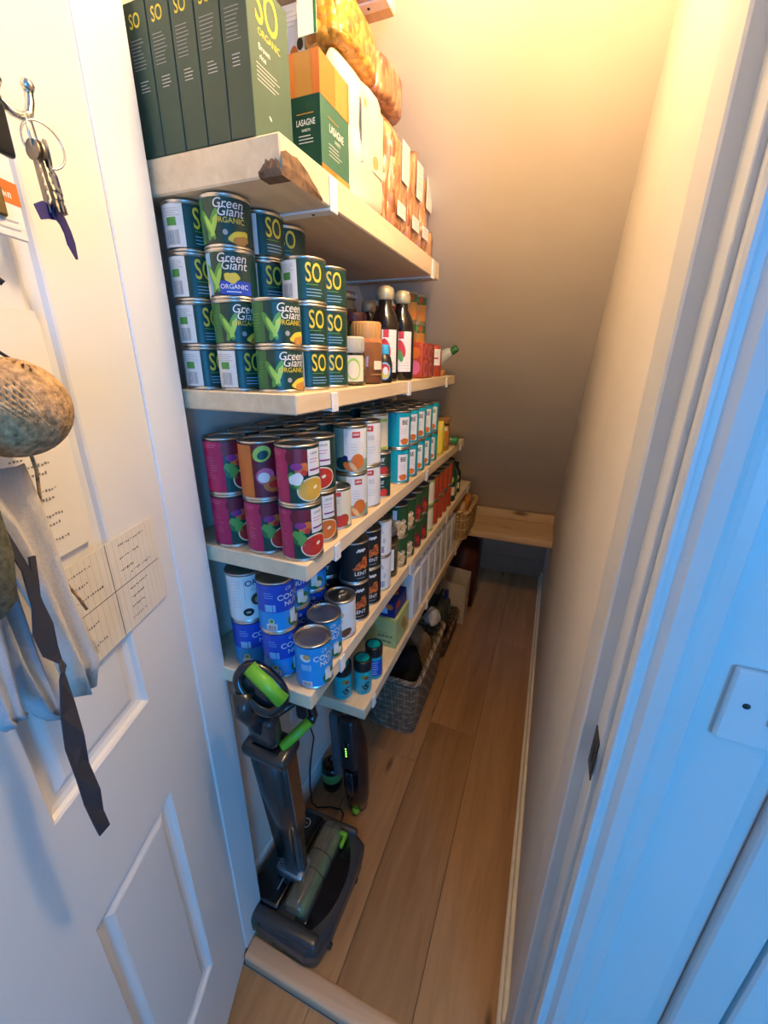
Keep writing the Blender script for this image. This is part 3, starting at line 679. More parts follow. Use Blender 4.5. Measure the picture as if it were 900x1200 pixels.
# ------------------------------------------------------------------ shelves
FRONT = -.355
def shelf(label, z, th, y0, y1, clips, bark=False, batten=True):
    s = thing('wall_shelf', label, 'shelf', (0, 0, 0), 0, 'pine shelves on the left wall')
    B = MB(); 
    bm = bmesh.new(); bmesh.ops.create_cube(bm, size=1)
    for v in bm.verts: v.co = ((FX0+.002+FRONT)/2+v.co.x*(FRONT-FX0-.002), (y0+y1)/2+v.co.y*(y1-y0), z-th/2+v.co.z*th)
    bmesh.ops.bevel(bm, geom=bm.edges[:], offset=.0022, segments=1, affect='EDGES'); B.bm(bm, PINE); B.build('board', s)
    for y in clips:
        B = MB(); B.box(FRONT, FRONT+.0035, y-.011, y+.011, z-th-.006, z-.004, CLIPW, .0012)
        B.box(FX0+.004, FRONT+.002, y-.011, y+.011, z-th-.004, z-th-.0004, CLIPW, .0008)
        B.lathe([(.0028, 0), (.0024, -.0008), (0, -.001)], HOLE, 10, c=(FRONT-.035, y, z-th-.004)); B.build('bracket', s)
    if bark:
        B = MB(); rb = random.Random(2); vs = []; fs = []
        nn = 14
        for i in range(nn+1):
            t = i/nn; x = FRONT-.034*(1-t)+.0008; hh = .017*math.sin(PI*min(1, .05+t*.80))*(.7+.3*rb.random())+.003
            vs += [(x, y0-.001-.0025*rb.random(), z-th+hh), (x, y0-.0025-.002*rb.random(), z-th+hh*.45), (x, y0-.0006, z-th-.0008), (x, y0+.02, z-th-.0008)]
        for i in range(nn): 
            for k in range(3): fs.append([i*4+k, i*4+k+1, i*4+4+k+1, i*4+4+k])
        B.add(vs, fs, BARK)
        vs = []; fs = []
        for i in range(9):
            t = i/8; y = y0-.002+.100*t; hh = .029*math.sin(PI*(.35+.62*t))*(.75+.25*rb.random())+.002
            vs += [(FRONT+.0012, y, z-th+hh), (FRONT+.0022+.001*rb.random(), y, z-th+hh*.4), (FRONT+.0006, y, z-th-.0008)]
        for i in range(8):
            for k in range(2): fs.append([i*3+k, i*3+3+k, i*3+4+k, i*3+1+k])
        B.add(vs, fs, BARK); B.build('bark_edge', s)['label'] = 'dark bark left on the underside corner'
    if batten:
        B = MB(); B.box(FX0+.001, FX0+.022, y0+.012, y1-.02, z-th-.030, z-th-.0045, WHITE, .001); B.build('batten', s)
    return s
Z1, Z2, Z3, Z4, Z5, Z6 = 2.110, 1.762, 1.452, 1.168, .893, .622
shelf('topmost pine shelf, only its underside corner in view', Z1, .035, .56, .925, [.70, .885], batten=False)
shelf('thick pine shelf with a bark corner holding boxes and pasta', Z2, .044, .535, 1.30, [.668, 1.235], True, batten=False)
shelf('pine shelf holding small green tins, jars and dark bottles', Z3, .031, .535, 1.60, [.652, 1.06, 1.47], batten=False)
shelf('pine shelf holding magenta soup tins and turquoise tins', Z4, .033, .535, 1.885, [.645, 1.27, 1.80])
shelf('pine shelf holding blue coconut tins and black lentil tins', Z5, .036, .522, 2.165, [.652, 1.13, 1.62, 2.08])
shelf('lowest pine shelf with spice tins and white cartons', Z6, .036, .768, 2.132, [.83, 1.36, 1.88])

# ------------------------------------------------------------------ tins on the third shelf
e = .0004
def stack(kinds, name, labels, x, y, z, h, rots, group=None, cat='tin'):
    for i, (k, l) in enumerate(zip(kinds, labels)):
        place(k, name[i] if isinstance(name, list) else name, l, cat, x, y, z+i*(h+e)+e, rots[i] if isinstance(rots, list) else rots, group)
LV = ['bottom', 'second from bottom', 'third from bottom', 'top']
GSO, GGG = 'small organic vegetable tins on the third shelf', 'sweetcorn tins on the third shelf'
stack(['so']*4, 'vegetable_tin', [f'small dark green tin with white label, {l} in the stack by the wall' for l in LV], -.556, .576, Z3, TS, [26, 24, 20, 30], GSO)
stack(['so', 'corn', 'cornblue', 'corn'], ['vegetable_tin', 'sweetcorn_tin', 'sweetcorn_tin', 'sweetcorn_tin'],
      ['small dark green tin with white label at the foot of the sweetcorn stack', 'dark green sweetcorn tin under the one with the blue band', 'sweetcorn tin with a blue band and sky print', 'topmost sweetcorn tin, just under the shelf above'], -.4825, .576, Z3, TS, [22, 22, -2, 2])
stack(['corn']*2, 'sweetcorn_tin', ['dark green sweetcorn tin standing on the shelf front corner', 'dark green sweetcorn tin stacked on the corner one'], -.408, .577, Z3, TS, [24, 26], GGG)
stack(['so']*4, 'vegetable_tin', [f'small dark green tin, {l} of four, behind the corner sweetcorn tins' for l in LV], -.478, .651, Z3, TS, [24, 24, 14, 22], GSO)
stack(['so']*3, 'vegetable_tin', [f'small dark green SO tin, {l} of three at the shelf front behind the sweetcorn' for l in ('bottom', 'middle', 'top')], -.403, .652, Z3, TS, [16, 14, 10], GSO)
stack(['so']*4, 'vegetable_tin', [f'small dark green tin in the third row back, {l} of its tall stack' for l in LV], -.484, .7265, Z3, TS, -8, GSO)
stack(['so']*3, 'vegetable_tin', [f'small dark green SO tin, {l} of three beside the spice jars' for l in ('bottom', 'middle', 'top')], -.404, .7275, Z3, TS, 4, GSO)

# ------------------------------------------------------------------ jars and bottles on the third shelf
GLASS = mat('clear_glass', (.93, .95, .93), .04, trans=1., var=.01)
def jar(name, label, x, y, z, r, h, content, lidm, lid_h=.02, labf=None, cat='jar', group=None, fill=.78, rot=0., lid_r=None):
    t = thing(name, label, cat, (x, y, z+e), math.radians(rot), group)
    B = MB(); hb = h-lid_h
    B.lathe([(r*.9, 0), (r, .004), (r, hb*.86), (r*.86, hb*.95), (r*.84, hb)], GLASS, 24); B.build('glass_jar', t)
    B = MB(); B.lathe([(r*.88, .003), (r*.955, .006), (r*.955, hb*fill), (0, hb*fill+.002)], content, 20); B.build('contents', t)
    B = MB(); q = lid_r or r*.9
    B.lathe([(q*.97, hb-.004), (q, hb-.002), (q, h-.003), (q*.95, h), (0, h)], lidm, 28); 
    for k in range(28):
        a = 2*PI*k/28; B.box(-.0006, .0006, -q-.0007, -q+.0005, hb, h-.004, lidm, xf=Matrix.Rotation(a, 4, 'Z'))
    B.build('lid', t)
    if labf: B = MB(); labf(B, Cyl(r+.0003), h); B.build('paper_label', t)
    return t
HERB = speckle('dried_herbs', [(.30,.26,.10), (.42,.36,.18), (.24,.22,.08)], 300); SPICE = mat('ground_spice', (.42, .15, .05), .8, var=.1, scale=80)
def lb1(B, S, h):
    prect(B, S, -70, 80, .008, h*.62, K['cream'], 0); prect(B, S, -20, 2, h*.40, h*.52, K['sage'], 1); pell(B, S, 38, h*.34, .015, .021, K['lime'], 1); pell(B, S, 38, h*.33, .012, .017, K['cream'], 2); plines(B, S, -40, 0, h*.30, 4, .005, K['lgrey'], 1)
jar('spice_jar', 'small herb jar with cream label and grey lid on shelf front', -.396, .802, Z3, .0315, .092, HERB, mat('grey_lid', (.46,.45,.38), .45), .026, lb1)
def lb2(B, S, h):
    prect(B, S, 52, 90, h*.24, h*.38, K['cream'], 1); prect(B, S, 40, 90, h*.15, h*.17, K['gold'], 1)
jar('spice_jar', 'brown spice jar with a tan lid beside the herb jar', -.392, .873, Z3, .0350, .124, SPICE, mat('tan_lid', (.55, .30, .10), .5), .030, lb2, fill=.97)
t = thing('sauce_bottle', 'small dark bottle with a blue cap and round colourful label', 'bottle', (-.374, .930, Z3+e))
B = MB(); B.lathe([(.018, 0), (.020, .004), (.020, .042), (.016, .056), (.010, .064), (.009, .070)], K['black'], 20); B.build('glass_bottle', t)
B = MB(); B.lathe([(.0125, .062), (.0125, .080), (.011, .082), (0, .082)], C_('cap_blue', (.02,.36,.70)), 18); B.build('cap', t)
B = MB(); S = Cyl(.0203); pell(B, S, 28, .026, .016, .019, K['sky'], 0); pell(B, S, 28, .031, .012, .010, K['red'], 1); pell(B, S, 28, .020, .011, .010, K['yellow'], 1); pell(B, S, 34, .026, .006, .009, K['white'], 2); B.build('round_label', t)
BOT = mat('dark_bottle_glass', (.008, .005, .005), .10, spec=.5, coat=.25); FOIL = mat('cap_film', (.46, .42, .28), .35, .3, var=.15)
def bottle(label, x, y, r, h, rot, lab=True, cap=FOIL):
    t = thing('dark_bottle', label, 'bottle', (x, y, Z3+e), math.radians(rot), 'dark bottles on the third shelf')
    B = MB(); B.lathe([(r*.9, 0), (r, .005), (r, h*.55), (r*.97, h*.62), (r*.80, h*.71), (r*.50, h*.80), (r*.46, h*.86), (r*.46, h*.95)], BOT, 24); B.build('glass_bottle', t)
    B = MB(); B.lathe([(r*.54, h*.855), (r*.62, h*.87), (r*.66, h*.93), (r*.56, h*.98), (r*.3, h), (0, h)], cap, 20); B.build('cap', t)
    if lab:
        B = MB(); S = Cyl(r+.0004); prect(B, S, -4, 62, h*.10, h*.55, K['white'], 0); plines(B, S, 14, 56, h*.20, 3, .007, K['lgrey'], 1); pell(B, S, 14, h*.36, .010, .022, K['red'], 1, .3); pell(B, S, 10, h*.28, .007, .015, K['mgreen'], 2, .3); prect(B, S, 2, 24, h*.47, h*.55, K['red'], 1); B.build('paper_label', t)
bottle('dark bottle with white label beside the small blue capped bottle', -.402, 1.005, .034, .212, 14)
bottle('dark bottle with red and white label, nearest the grapefruit pack', -.392, 1.095, .034, .214, 8)
bottle('dark bottle without label standing behind the brown spice jar', -.475, .895, .031, .205, 0, False)
bottle('dark bottle at the back behind the two labelled bottles', -.50, 1.13, .031, .20, 0, False)
OLV = speckle('pickled_olives', [(.16,.10,.03), (.30,.20,.07), (.08,.06,.02)], 70, .4); BRN = mat('dark_preserve', (.10, .04, .02), .4, var=.3)
LIDR = mat('maroon_lid', (.10, .03, .03), .4)
for i, (x, y, ct, lb) in enumerate([(-.565, .80, BRN, 'tall glass jar of dark preserve by the back wall, nearest the tins'), (-.562, .89, OLV, 'tall glass jar of olives by the back wall, second from the tins'), (-.560, .985, BRN, 'tall glass jar of dark preserve by the back wall, third from the tins'), (-.558, 1.08, OLV, 'tall glass jar of olives by the back wall, furthest from the tins')]):
    jar('storage_jar', lb, x, y, Z3, .041, .215, ct, LIDM, .014, None, 'jar', 'storage jars along the back of the third shelf', .86, lid_r=.040)
def lbg(B, S, h): prect(B, S, -40, 60, h*.2, h*.8, K['green'], 0); pell(B, S, 40, h*.55, .008, .012, K['red'], 1); pell(B, S, 5, h*.5, .010, .016, K['mgreen'], 1)
jar('sauce_jar', 'jar with a green and red label between the dark bottles', -.475, .985, Z3, .034, .155, BRN, LIDR, .016, lbg)
jar('sauce_jar', 'short jar with a rust red lid behind the blue capped bottle', -.425, .935, Z3, .022, .115, BRN, mat('rust_lid', (.32,.12,.06), .45), .018, None)
jar('spice_jar', 'jar with tan lid half hidden beside the green SO tins', -.464, .822, Z3, .024, .118, SPICE, MATS['tan_lid'], .024, lb2)

def soft_pack(name, label, cat, x, y, z, wx, wy, h, mt, parts=None, rot=0., pinch=.35, wob=.05, group=None, seed=1, top_mt=None, ny=13, loc_noise=18):
    """a filled bag: rounded section that closes to a flat seam at the top"""
    t = thing(name, label, cat, (x, y, z+e), math.radians(rot), group)
    B = MB(); n = 28; rows = 13; vs = []; fs = []
    for j in range(rows+1):
        v = j/rows; zz = h*v
        k = 1 - max(0, (v-.72)/.28)**1.6*(1-pinch*.25); kb = min(1, .86+v*1.6)
        sx = wx/2*kb*(k if wx < wy else 1-.10*max(0, (v-.72)/.28)); sy = wy/2*kb*(k if wx >= wy else 1-.10*max(0, (v-.72)/.28))
        for i in range(n):
            a = 2*PI*i/n; c, s_ = math.cos(a), math.sin(a); ee = .55
            px = sx*math.copysign(abs(c)**ee, c); py = sy*math.copysign(abs(s_)**ee, s_)
            q = 0 if j == 0 else noise.noise(Vector((px*loc_noise, py*loc_noise, zz*loc_noise+seed*9)))*wob
            vs.append((px*(1+q), py*(1+q), zz*(1+.15*q)))
    for j in range(rows):
        for i in range(n): i2 = (i+1) % n; fs.append([j*n+i, j*n+i2, (j+1)*n+i2, (j+1)*n+i])
    fs.append(list(range(n))[::-1]); fs.append(list(range(rows*n, (rows+1)*n)))
    B.add(vs, fs, mt, True); B.build('pouch', t)
    if parts: parts(t)
    return t
def print_plate(t, name, o, U, V, w, h, mt, fn=None, th=.0012):
    B = MB(); S = Pln(o, U, V); N = S.N
    c = [S.p(0,0,0), S.p(w,0,0), S.p(w,h,0), S.p(0,h,0)]; vs = [p+N*th for p in c]+[Vector(p) for p in c]
    B.add(vs, [[0,1,2,3],[0,4,5,1],[1,5,6,2],[2,6,7,3],[3,7,4,0]], mt)
    if fn: S.o = S.o + N*th; fn(B, S)
    return B.build(name, t)
# pineapple tins, grapefruit pack, squeezy bottle at the far end of the third shelf
stack(['pine']*3, 'pineapple_tin', ['bottom pineapple tin of the nearer stack behind the grapefruit pack', 'middle pineapple tin of the nearer stack', 'top pineapple tin of the nearer stack'], -.446, 1.277, Z3, .078, [0, 8, 4], 'pineapple tins on the third shelf')
stack(['pine']*3, 'pineapple_tin', ['bottom pineapple tin of the farther stack', 'middle pineapple tin of the farther stack', 'top pineapple tin of the farther stack, beside the sloping wall'], -.440, 1.352, Z3, .078, [-6, 4, 0], 'pineapple tins on the third shelf')
t = thing('grapefruit_pack', 'red pack printed with grapefruit slices at the shelf front', 'pack', (-.392, 1.33, Z3+e))
B = MB(); B.box(-.025, .025, -.115, .015, 0, .098, K['tomato'], .006, 2)
for S in (Pln((.0252, -.115, 0), (0,1,0), (0,0,1)), ):
    for u, v, r in ((.03, .075, .020), (.075, .07, .022), (.03, .028, .024), (.085, .024, .021)):
        pell(B, S, u, v, r, r, K['orange'], 1); pell(B, S, u, v, r*.85, r*.85, K['pink'], 2); pell(B, S, u+.002, v, r*.62, r*.62, K['tomato'], 3)
S = Pln((-.025, -.1152, 0), (1,0,0), (0,0,1))
pell(B, S, .025, .07, .018, .016, K['orange'], 1); pell(B, S, .025, .03, .018, .02, K['pink'], 1)
B.build('carton', t)
t = thing('juice_pot', 'small pot with white label beside the grapefruit pack', 'pot', (-.392, 1.425, Z3+e))
B = MB(); B.lathe([(.024, 0), (.026, .005), (.026, .080), (.020, .090), (.020, .098), (0, .098)], K['tomato'], 22); B.build('pot_body', t)
B = MB(); S = Cyl(.0264); prect(B, S, -20, 70, .035, .085, K['white'], 0); prect(B, S, -10, 50, .055, .060, K['red'], 1); plines(B, S, -5, 50, .073, 2, .006, K['lgrey'], 1); B.build('paper_label', t)
t = thing('squeezy_bottle', 'tilted white bottle with dark green cap at the shelf end', 'bottle', (-.392, 1.505, Z3+e)); t.rotation_euler = (0, 0, 0)
B = MB(); X = Matrix.Translation((0, 0, .050)) @ Matrix.Rotation(.95, 4, 'Y')
B.lathe([(.010, -.048), (.020, -.040), (.022, .0), (.018, .030), (.010, .042)], mat('milky_plastic', (.72,.72,.66), .3, trans=.3), 20, xf=X @ Matrix.Translation((-.004, 0, .012))); B.build('bottle_body', t)
B = MB(); B.lathe([(.013, .050), (.013, .070), (.010, .074), (0, .074)], K['green'], 18, xf=X); B.build('cap', t)
B = MB(); B.box(-.03, .02, -.022, .022, 0, .019, K['gold'], .006, 2); B.build('pouch_foot', t)
t = thing('red_sachet', 'white and red topped packet standing at the back behind bottles', 'packet', (-.49, 1.215, Z3+e))
B = MB(); B.box(-.03, .03, -.02, .02, 0, .21, K['white'], .004); B.box(-.0305, .0305, -.0205, .0205, .17, .195, K['red'], .001); B.build('carton', t)

# ------------------------------------------------------------------ second shelf: cartons, lasagne, flour, pasta
CARD = mat('carton_green', (.008, .048, .034), .38, var=.05); CARDF = mat('carton_front', (.05, .10, .075), .4, var=.05)
for i in range(5):
    x0 = -.5800 + i*.0380
    lb = ['green SO carton nearest the door frame', 'second green SO carton from the door frame', 'middle one of the five green SO cartons', 'fourth green SO carton from the door frame', 'green SO carton with its large front face showing'][i]
    t = thing('rice_carton', lb, 'carton', (x0, .536, Z2+e), 0, 'green cartons on the second shelf')
    B = MB(); B.box(.0004, .0376, 0, .086, 0, .16, CARD, .0008)
    S = Pln((.0004, -.0001, 0), (1,0,0), (0,0,1))
    ptext(B, S, .0172, .140, 'SO', .0205, K['yellow'], 1, .012, 0, .72)
    plines(B, S, .006, .028, .122, 9, .0036, K['grey'], 1, .0007, .3); plines(B, S, .012, .028, .080, 4, .0034, K['lgrey'], 1, .0008, .4)
    if i == 4:
        S = Pln((.0377, 0, 0), (0,1,0), (0,0,1))
        prect(B, S, .001, .085, .001, .159, CARDF, 0)
        ptext(B, S, .040, .133, 'SO', .054, K['yellow'], 1, .006, 0, .70); ptext(B, S, .042, .1085, 'ORGANIC', .010, K['yellow'], 1, 0)
        ptext(B, S, .030, .094, 'Brown', .0085, K['white'], 1, .005); ptext(B, S, .026, .085, 'rice', .0085, K['white'], 1, .005); plines(B, S, .012, .062, .076, 5, .004, K['lgrey'], 1, .0009, .35)
        pell(B, S, .034, .030, .003, .0015, K['white'], 1, -.6)
    B.build('carton_body', t)
soft_pack('seed_pouch', 'narrow yellow green pouch edge beside the last SO carton', 'pouch', -.436, .6335, Z2, .064, .013, .150, K['lime'], None, 0, .6, .08)
t = thing('cereal_box', 'tall white box with a round black logo behind the lasagne', 'box', (-.548, .792, Z2+e))
B = MB(); B.box(0, .083, 0, .045, 0, .285, K['white'], .0008)
S = Pln((0, -.0002, 0), (1,0,0), (0,0,1)); pell(B, S, .074, .232, .006, .008, K['black'], 1); plines(B, S, .03, .078, .274, 4, .006, K['lgrey'], 1); pell(B, S, .062, .212, .010, .020, K['orange'], 1); B.build('box_body', t)
LG = mat('lasagne_green', (.03, .13, .09), .4)
for i, (x0, lb) in enumerate([(-.4205, 'lasagne box, green with orange and mustard top, at the shelf front'), (-.4725, 'lasagne box standing close behind the front lasagne box')]):
    t = thing('lasagne_box', lb, 'box', (x0, .667, Z2+e))
    w_, d_, h_ = .050, .092, .146
    B = MB(); B.box(0, w_, 0, d_, 0, h_, LG, .0007)
    S = Pln((0, -.0001, 0), (1,0,0), (0,0,1))
    prect(B, S, 0, w_, h_*.665, h_, K['gold'], 1); prect(B, S, 0, .010, h_*.665, h_, K['dorange'], 2); prect(B, S, w_-.012, w_, h_*.665, h_, K['dorange'], 2); prect(B, S, 0, w_, 0, h_*.66, K['dgreen'], 1)
    prect(B, S, w_*.5, w_, 0, .012, K['dorange'], 2)
    ptext(B, S, w_/2, .066, 'LASAGNE', .0105, K['white'], 2, .010, 0, .72); ptext(B, S, w_/2, .057, 'SHEETS', .0045, K['white'], 2); plines(B, S, .012, .038, .050, 3, .004, K['lgrey'], 2); plines(B, S, .010, .040, .076, 1, .004, K['gold'], 2)
    S = Pln((w_+.0001, 0, 0), (0,1,0), (0,0,1))
    prect(B, S, 0, d_, h_*.665, h_, K['orange'], 1); prect(B, S, d_*.5, d_, h_*.665, h_, K['gold'], 2); prect(B, S, d_*.93, d_, h_*.665, h_, K['dorange'], 3); prect(B, S, 0, d_, .0, .016, K['orange'], 1); prect(B, S, d_*.5, d_, .0, .016, K['gold'], 2)
    ptext(B, S, d_*.52, .066, 'LASAGNE', .0140, K['white'], 2, .010, 0, .78); ptext(B, S, d_*.55, .055, 'SHEETS', .0058, K['white'], 2); plines(B, S, .022, .066, .046, 4, .0045, K['lgrey'], 2); plines(B, S, .020, .070, .078, 1, .004, K['gold'], 2)
    B.build('box_body', t)
FLOUR = mat('flour_paper', (.68, .60, .47), .65, var=.06, scale=25, bump=.3)
def flourp(t):
    def fn(B, S):
        plines(B, S, .03, .08, .066, 4, .012, K['lgrey'], 1, .0012, .5); prect(B, S, .006, .018, .078, .088, K['tan'], 1); plines(B, S, .006, .024, .070, 2, .006, K['lgrey'], 1); pell(B, S, .058, .016, .014, .010, K['tan'], 1, .3)
    print_plate(t, 'front_print', (.0485, -.050, .060), (0,1,0), (0,0,1), .092, .096, FLOUR, fn, .0014)
soft_pack('flour_bag', 'crumpled cream paper bag with faint print beside lasagne', 'bag', -.411, .842, Z2, .095, .145, .208, FLOUR, flourp, 0, .5, .26, seed=3)
PASTA = speckle('fusilli', [(.55,.20,.015), (.68,.30,.03), (.38,.12,.01), (.75,.38,.07)], 75, .3, 1., .6); PENNE = speckle('penne', [(.42,.15,.05), (.60,.28,.11), (.28,.09,.035), (.68,.38,.18)], 70, .3, 1., .6, (1, 1, .45))
def fusp(t): print_plate(t, 'white_label', (-.040, -.0765, .008), (1,0,0), (0,0,1), .034, .055, K['white'], lambda B, S: (prect(B, S, .029, .034, 0, .055, K['green'], 1),))
soft_pack('pasta_bag', 'bag of yellow fusilli lying on top of the cream paper bag', 'pasta bag', -.418, .838, Z2+.2125, .085, .150, .078, PASTA, fusp, 0, .4, .06, 'pasta bags on the second shelf', 4)
soft_pack('pasta_bag', 'bag of pinkish penne lying behind the yellow fusilli on top', 'pasta bag', -.420, .985, Z2+.2125, .090, .135, .080, PENNE, None, 0, .4, .08, 'pasta bags on the second shelf', 6)
def penp(t):
    print_plate(t, 'white_label', (.0475, -.015, .095), (0,1,0), (0,0,1), .045, .070, K['white'], lambda B, S: plines(B, S, .006, .040, .060, 5, .010, K['lgrey'], 1))
    print_plate(t, 'small_label', (.0478, -.04, .028), (0,1,0), (0,0,1), .05, .026, K['white'], lambda B, S: plines(B, S, .006, .044, .018, 2, .008, K['lgrey'], 1))
for i, (y, w2, h, lb) in enumerate([(1.005, .105, .205, 'bag of pinkish penne at shelf front beside the cream paper bag'), (1.105, .085, .185, 'middle bag of penne with white labels at the shelf front'), (1.185, .065, .165, 'last bag of penne with white labels near the sloping wall')]):
    soft_pack('pasta_bag', lb, 'pasta bag', -.408, y, Z2, .09, w2, h, PENNE, penp, 0, .7, .08, 'pasta bags on the second shelf', 8+i)
soft_pack('pasta_bag', 'small low bag of pasta at the very end of the shelf', 'pasta bag', -.400, 1.255, Z2, .07, .055, .065, PENNE, None, 0, .7, .10, 'pasta bags on the second shelf', 14)

# ------------------------------------------------------------------ fourth shelf: soups, vegetables, turquoise tins
GS = 'soup tins on the fourth shelf'
stack(['soup_red', 'soup_beet'], 'soup_tin', ['lower magenta soup tin against the left wall', 'upper magenta soup tin against the left wall'], -.539, .576, Z4, TL, [40, 44], GS)
stack(['soup_red', 'onion'], 'soup_tin', ['lower magenta soup tin in the middle of the front row', 'orange brown soup tin with onions on its label'], -.463, .577, Z4, TL, [34, 20], GS)
stack(['soup_red', 'soup_yellow'], 'soup_tin', ['lower magenta soup tin at the shelf front corner', 'magenta soup tin with a yellow bowl, top of front corner'], -.387, .577, Z4, TL, [18, 17], GS)
stack(['soup_orange', 'soup_red'], 'soup_tin', ['soup tin with an orange bowl behind the front corner stack', 'green soup tin with red bowl and large white label'], -.3985, .6535, Z4, TL, [2, -8], GS)
stack(['soup_red']*2, 'soup_tin', ['lower soup tin of the second row, middle', 'upper soup tin of the second row, middle, only its lid in view'], -.4755, .654, Z4, TL, 0, GS)
stack(['soup_red']*2, 'soup_tin', ['lower soup tin of the second row by the wall', 'upper soup tin of the second row by the wall, lid in view'], -.553, .655, Z4, TL, 0, GS)
place('tomsmall', 'tomato_tin', 'narrow cream tin with tomatoes on its label at shelf front', 'tin', -.394, .7245, Z4+e, -6)
stack(['veg']*2, 'vegetable_tin', ['lower sage and white vegetable tin at the shelf front', 'upper sage and white vegetable tin at the shelf front'], -.398, .800, Z4, TL, [10, 4], 'sage and white vegetable tins')
stack(['pinkwhite']*2, 'vegetable_tin', ['lower white tin with a pink disc on its label', 'upper white tin with a pink disc on its label'], -.397, .877, Z4, TL, [-2, -4], 'white tins with a pink disc')
stack(['paste']*2, 'tomato_paste_tin', ['lower small dark green tomato tin', 'upper small dark green tomato tin'], -.388, .950, Z4, .058, [-8, -6], 'small tomato tins')
stack(['pale']*2, 'vegetable_tin', ['lower cream tin with lime band behind small tomato tins', 'upper cream tin with lime band behind small tomato tins'], -.432, 1.012, Z4, TL, [-4, 0], 'cream tins with a lime band')
BO = ['nearest', 'second', 'third', 'fourth', 'farthest']
for i in range(5):
    for j in range(2):
        place('be', 'bean_tin', f'turquoise tin in the {("lower", "upper")[j]} layer of the front row, {BO[i]} from the doorway', 'tin', -.396, 1.096+i*.0765, Z4+e+j*(TL+e), 10+4*j-2*i, 'turquoise tins on the fourth shelf')
for i in range(5):
    for j in range(2):
        place('be', 'bean_tin', f'turquoise tin in the {("lower", "upper")[j]} layer of the back row, {BO[i]} from the doorway', 'tin', -.4735, 1.098+i*.0765, Z4+e+j*(TL+e), -10, 'turquoise tins on the fourth shelf')
k = 0
BW = dict(wall=0, mid=0); BNUM = ['nearest the doorway', 'second from the doorway', 'third from the doorway', 'fourth from the doorway', 'fifth from the doorway', 'sixth from the doorway', 'seventh from the doorway', 'eighth from the doorway', 'farthest from the doorway']
for (x, y) in [(-.476, .732), (-.554, .734), (-.476, .809), (-.5535, .812), (-.475, .886), (-.553, .889), (-.553, .966), (-.553, 1.043), (-.5525, 1.12), (-.5525, 1.20), (-.5525, 1.28), (-.5525, 1.36)]:
    where = 'wall' if x < -.53 else 'mid'; q = BNUM[BW[where]]; BW[where] += 1; where = {'wall': 'row against the wall', 'mid': 'middle row'}[where]
    for j in range(2):
        place('beans', 'bean_tin', f'dark green bean tin, {("lower", "upper")[j]} layer of the {where}, {q}', 'tin', x, y, Z4+e+j*(TL+e), 10*k, 'dark green bean tins at the back of the fourth shelf'); k += 1
# far end of the fourth shelf
soft_pack('yellow_pouch', 'thin yellow pouch beside the last turquoise tin', 'pouch', -.398, 1.508, Z4, .075, .045, .125, K['yellow'], None, 0, .5, .06, seed=5)
def lby(B, S, h): prect(B, S, -30, 75, .02, h*.78, K['gold'], 0); pell(B, S, 30, h*.5, .018, .02, K['orange'], 1, wob=.1); pell(B, S, 10, h*.25, .012, .010, K['yellow'], 1); prect(B, S, 20, 60, h*.62, h*.74, K['cream'], 1)
jar('fruit_jar', 'large jar of yellow fruit with a brown lid near the wall', -.398, 1.595, Z4, .038, .128, mat('yellow_fruit', (.75, .42, .06), .4, var=.25, scale=50), mat('brown_lid', (.30,.14,.05), .4), .018, lby, lid_r=.038)
t = thing('green_cap_bottle', 'bottle with bright green cap lying at the far shelf end', 'bottle', (-.40, 1.70, Z4+e))
B = MB(); X = Matrix.Translation((0, 0, .022)) @ Matrix.Rotation(PI/2, 4, 'Y')
B.lathe([(.014, -.07), (.021, -.06), (.021, .01), (.011, .030), (.010, .040)], mat('pale_green_glass', (.30,.36,.22), .15, trans=.4), 18, xf=X); B.build('bottle_body', t)
B = MB(); B.lathe([(.0145, .034), (.0145, .052), (.012, .054), (0, .054)], C_('cap_green', (.01,.30,.09)), 18, xf=X); B.build('cap', t)
jar('sauce_jar', 'dark jar with a green lid behind the yellow fruit jar', -.47, 1.67, Z4, .030, .11, BRN, K['green'], .016)

# ------------------------------------------------------------------ fifth shelf: coconut milk, lentils, pulses, tomatoes
GC = 'coconut milk tins on the fifth shelf'
stack(['coco', 'cocowhite'], 'coconut_milk_tin', ['dark blue coconut tin under the white one by the wall', 'white coconut milk tin on top beside the left wall'], -.530, .576, Z5, TC, [34, 34], GC)
stack(['coco']*2, 'coconut_milk_tin', ['lower dark blue coconut tin of the second stack', 'upper dark blue coconut tin of the second stack'], -.4525, .572, Z5, TC, [28, 30], GC)
place('cocolight', 'coconut_milk_tin', 'light blue coconut tin at the shelf front corner', 'tin', -.3755, .572, Z5+e, 22, GC)
place('cocolight', 'coconut_milk_tin', 'light blue coconut tin just behind the front corner one', 'tin', -.394, .650, Z5+e, 14, GC)
place('whitepull', 'coconut_milk_tin', 'white tin with ring pull lid behind the light blue tins', 'tin', -.396, .7265, Z5+e, -8)
stack(['coco']*2, 'coconut_milk_tin', ['lower dark blue coconut tin in the second row', 'upper dark blue coconut tin in the second row'], -.4705, .650, Z5, TC, [6, 6], GC)
stack(['coco']*2, 'coconut_milk_tin', ['lower dark blue coconut tin in the third row', 'upper dark blue coconut tin in the third row'], -.4725, .7265, Z5, TC, [-10, -10], GC)
GLn = 'black lentil tins on the fifth shelf'; hl = TC*.97
stack(['lentil']*2, 'lentil_tin', ['lower black lentil tin of the nearer front stack', 'upper black lentil tin of the nearer front stack'], -.396, .8035, Z5, hl, [0, 6], GLn)
stack(['lentil']*2, 'lentil_tin', ['lower black lentil tin of the farther front stack', 'upper black lentil tin of the farther front stack'], -.396, .8805, Z5, hl, [-2, 0], GLn)
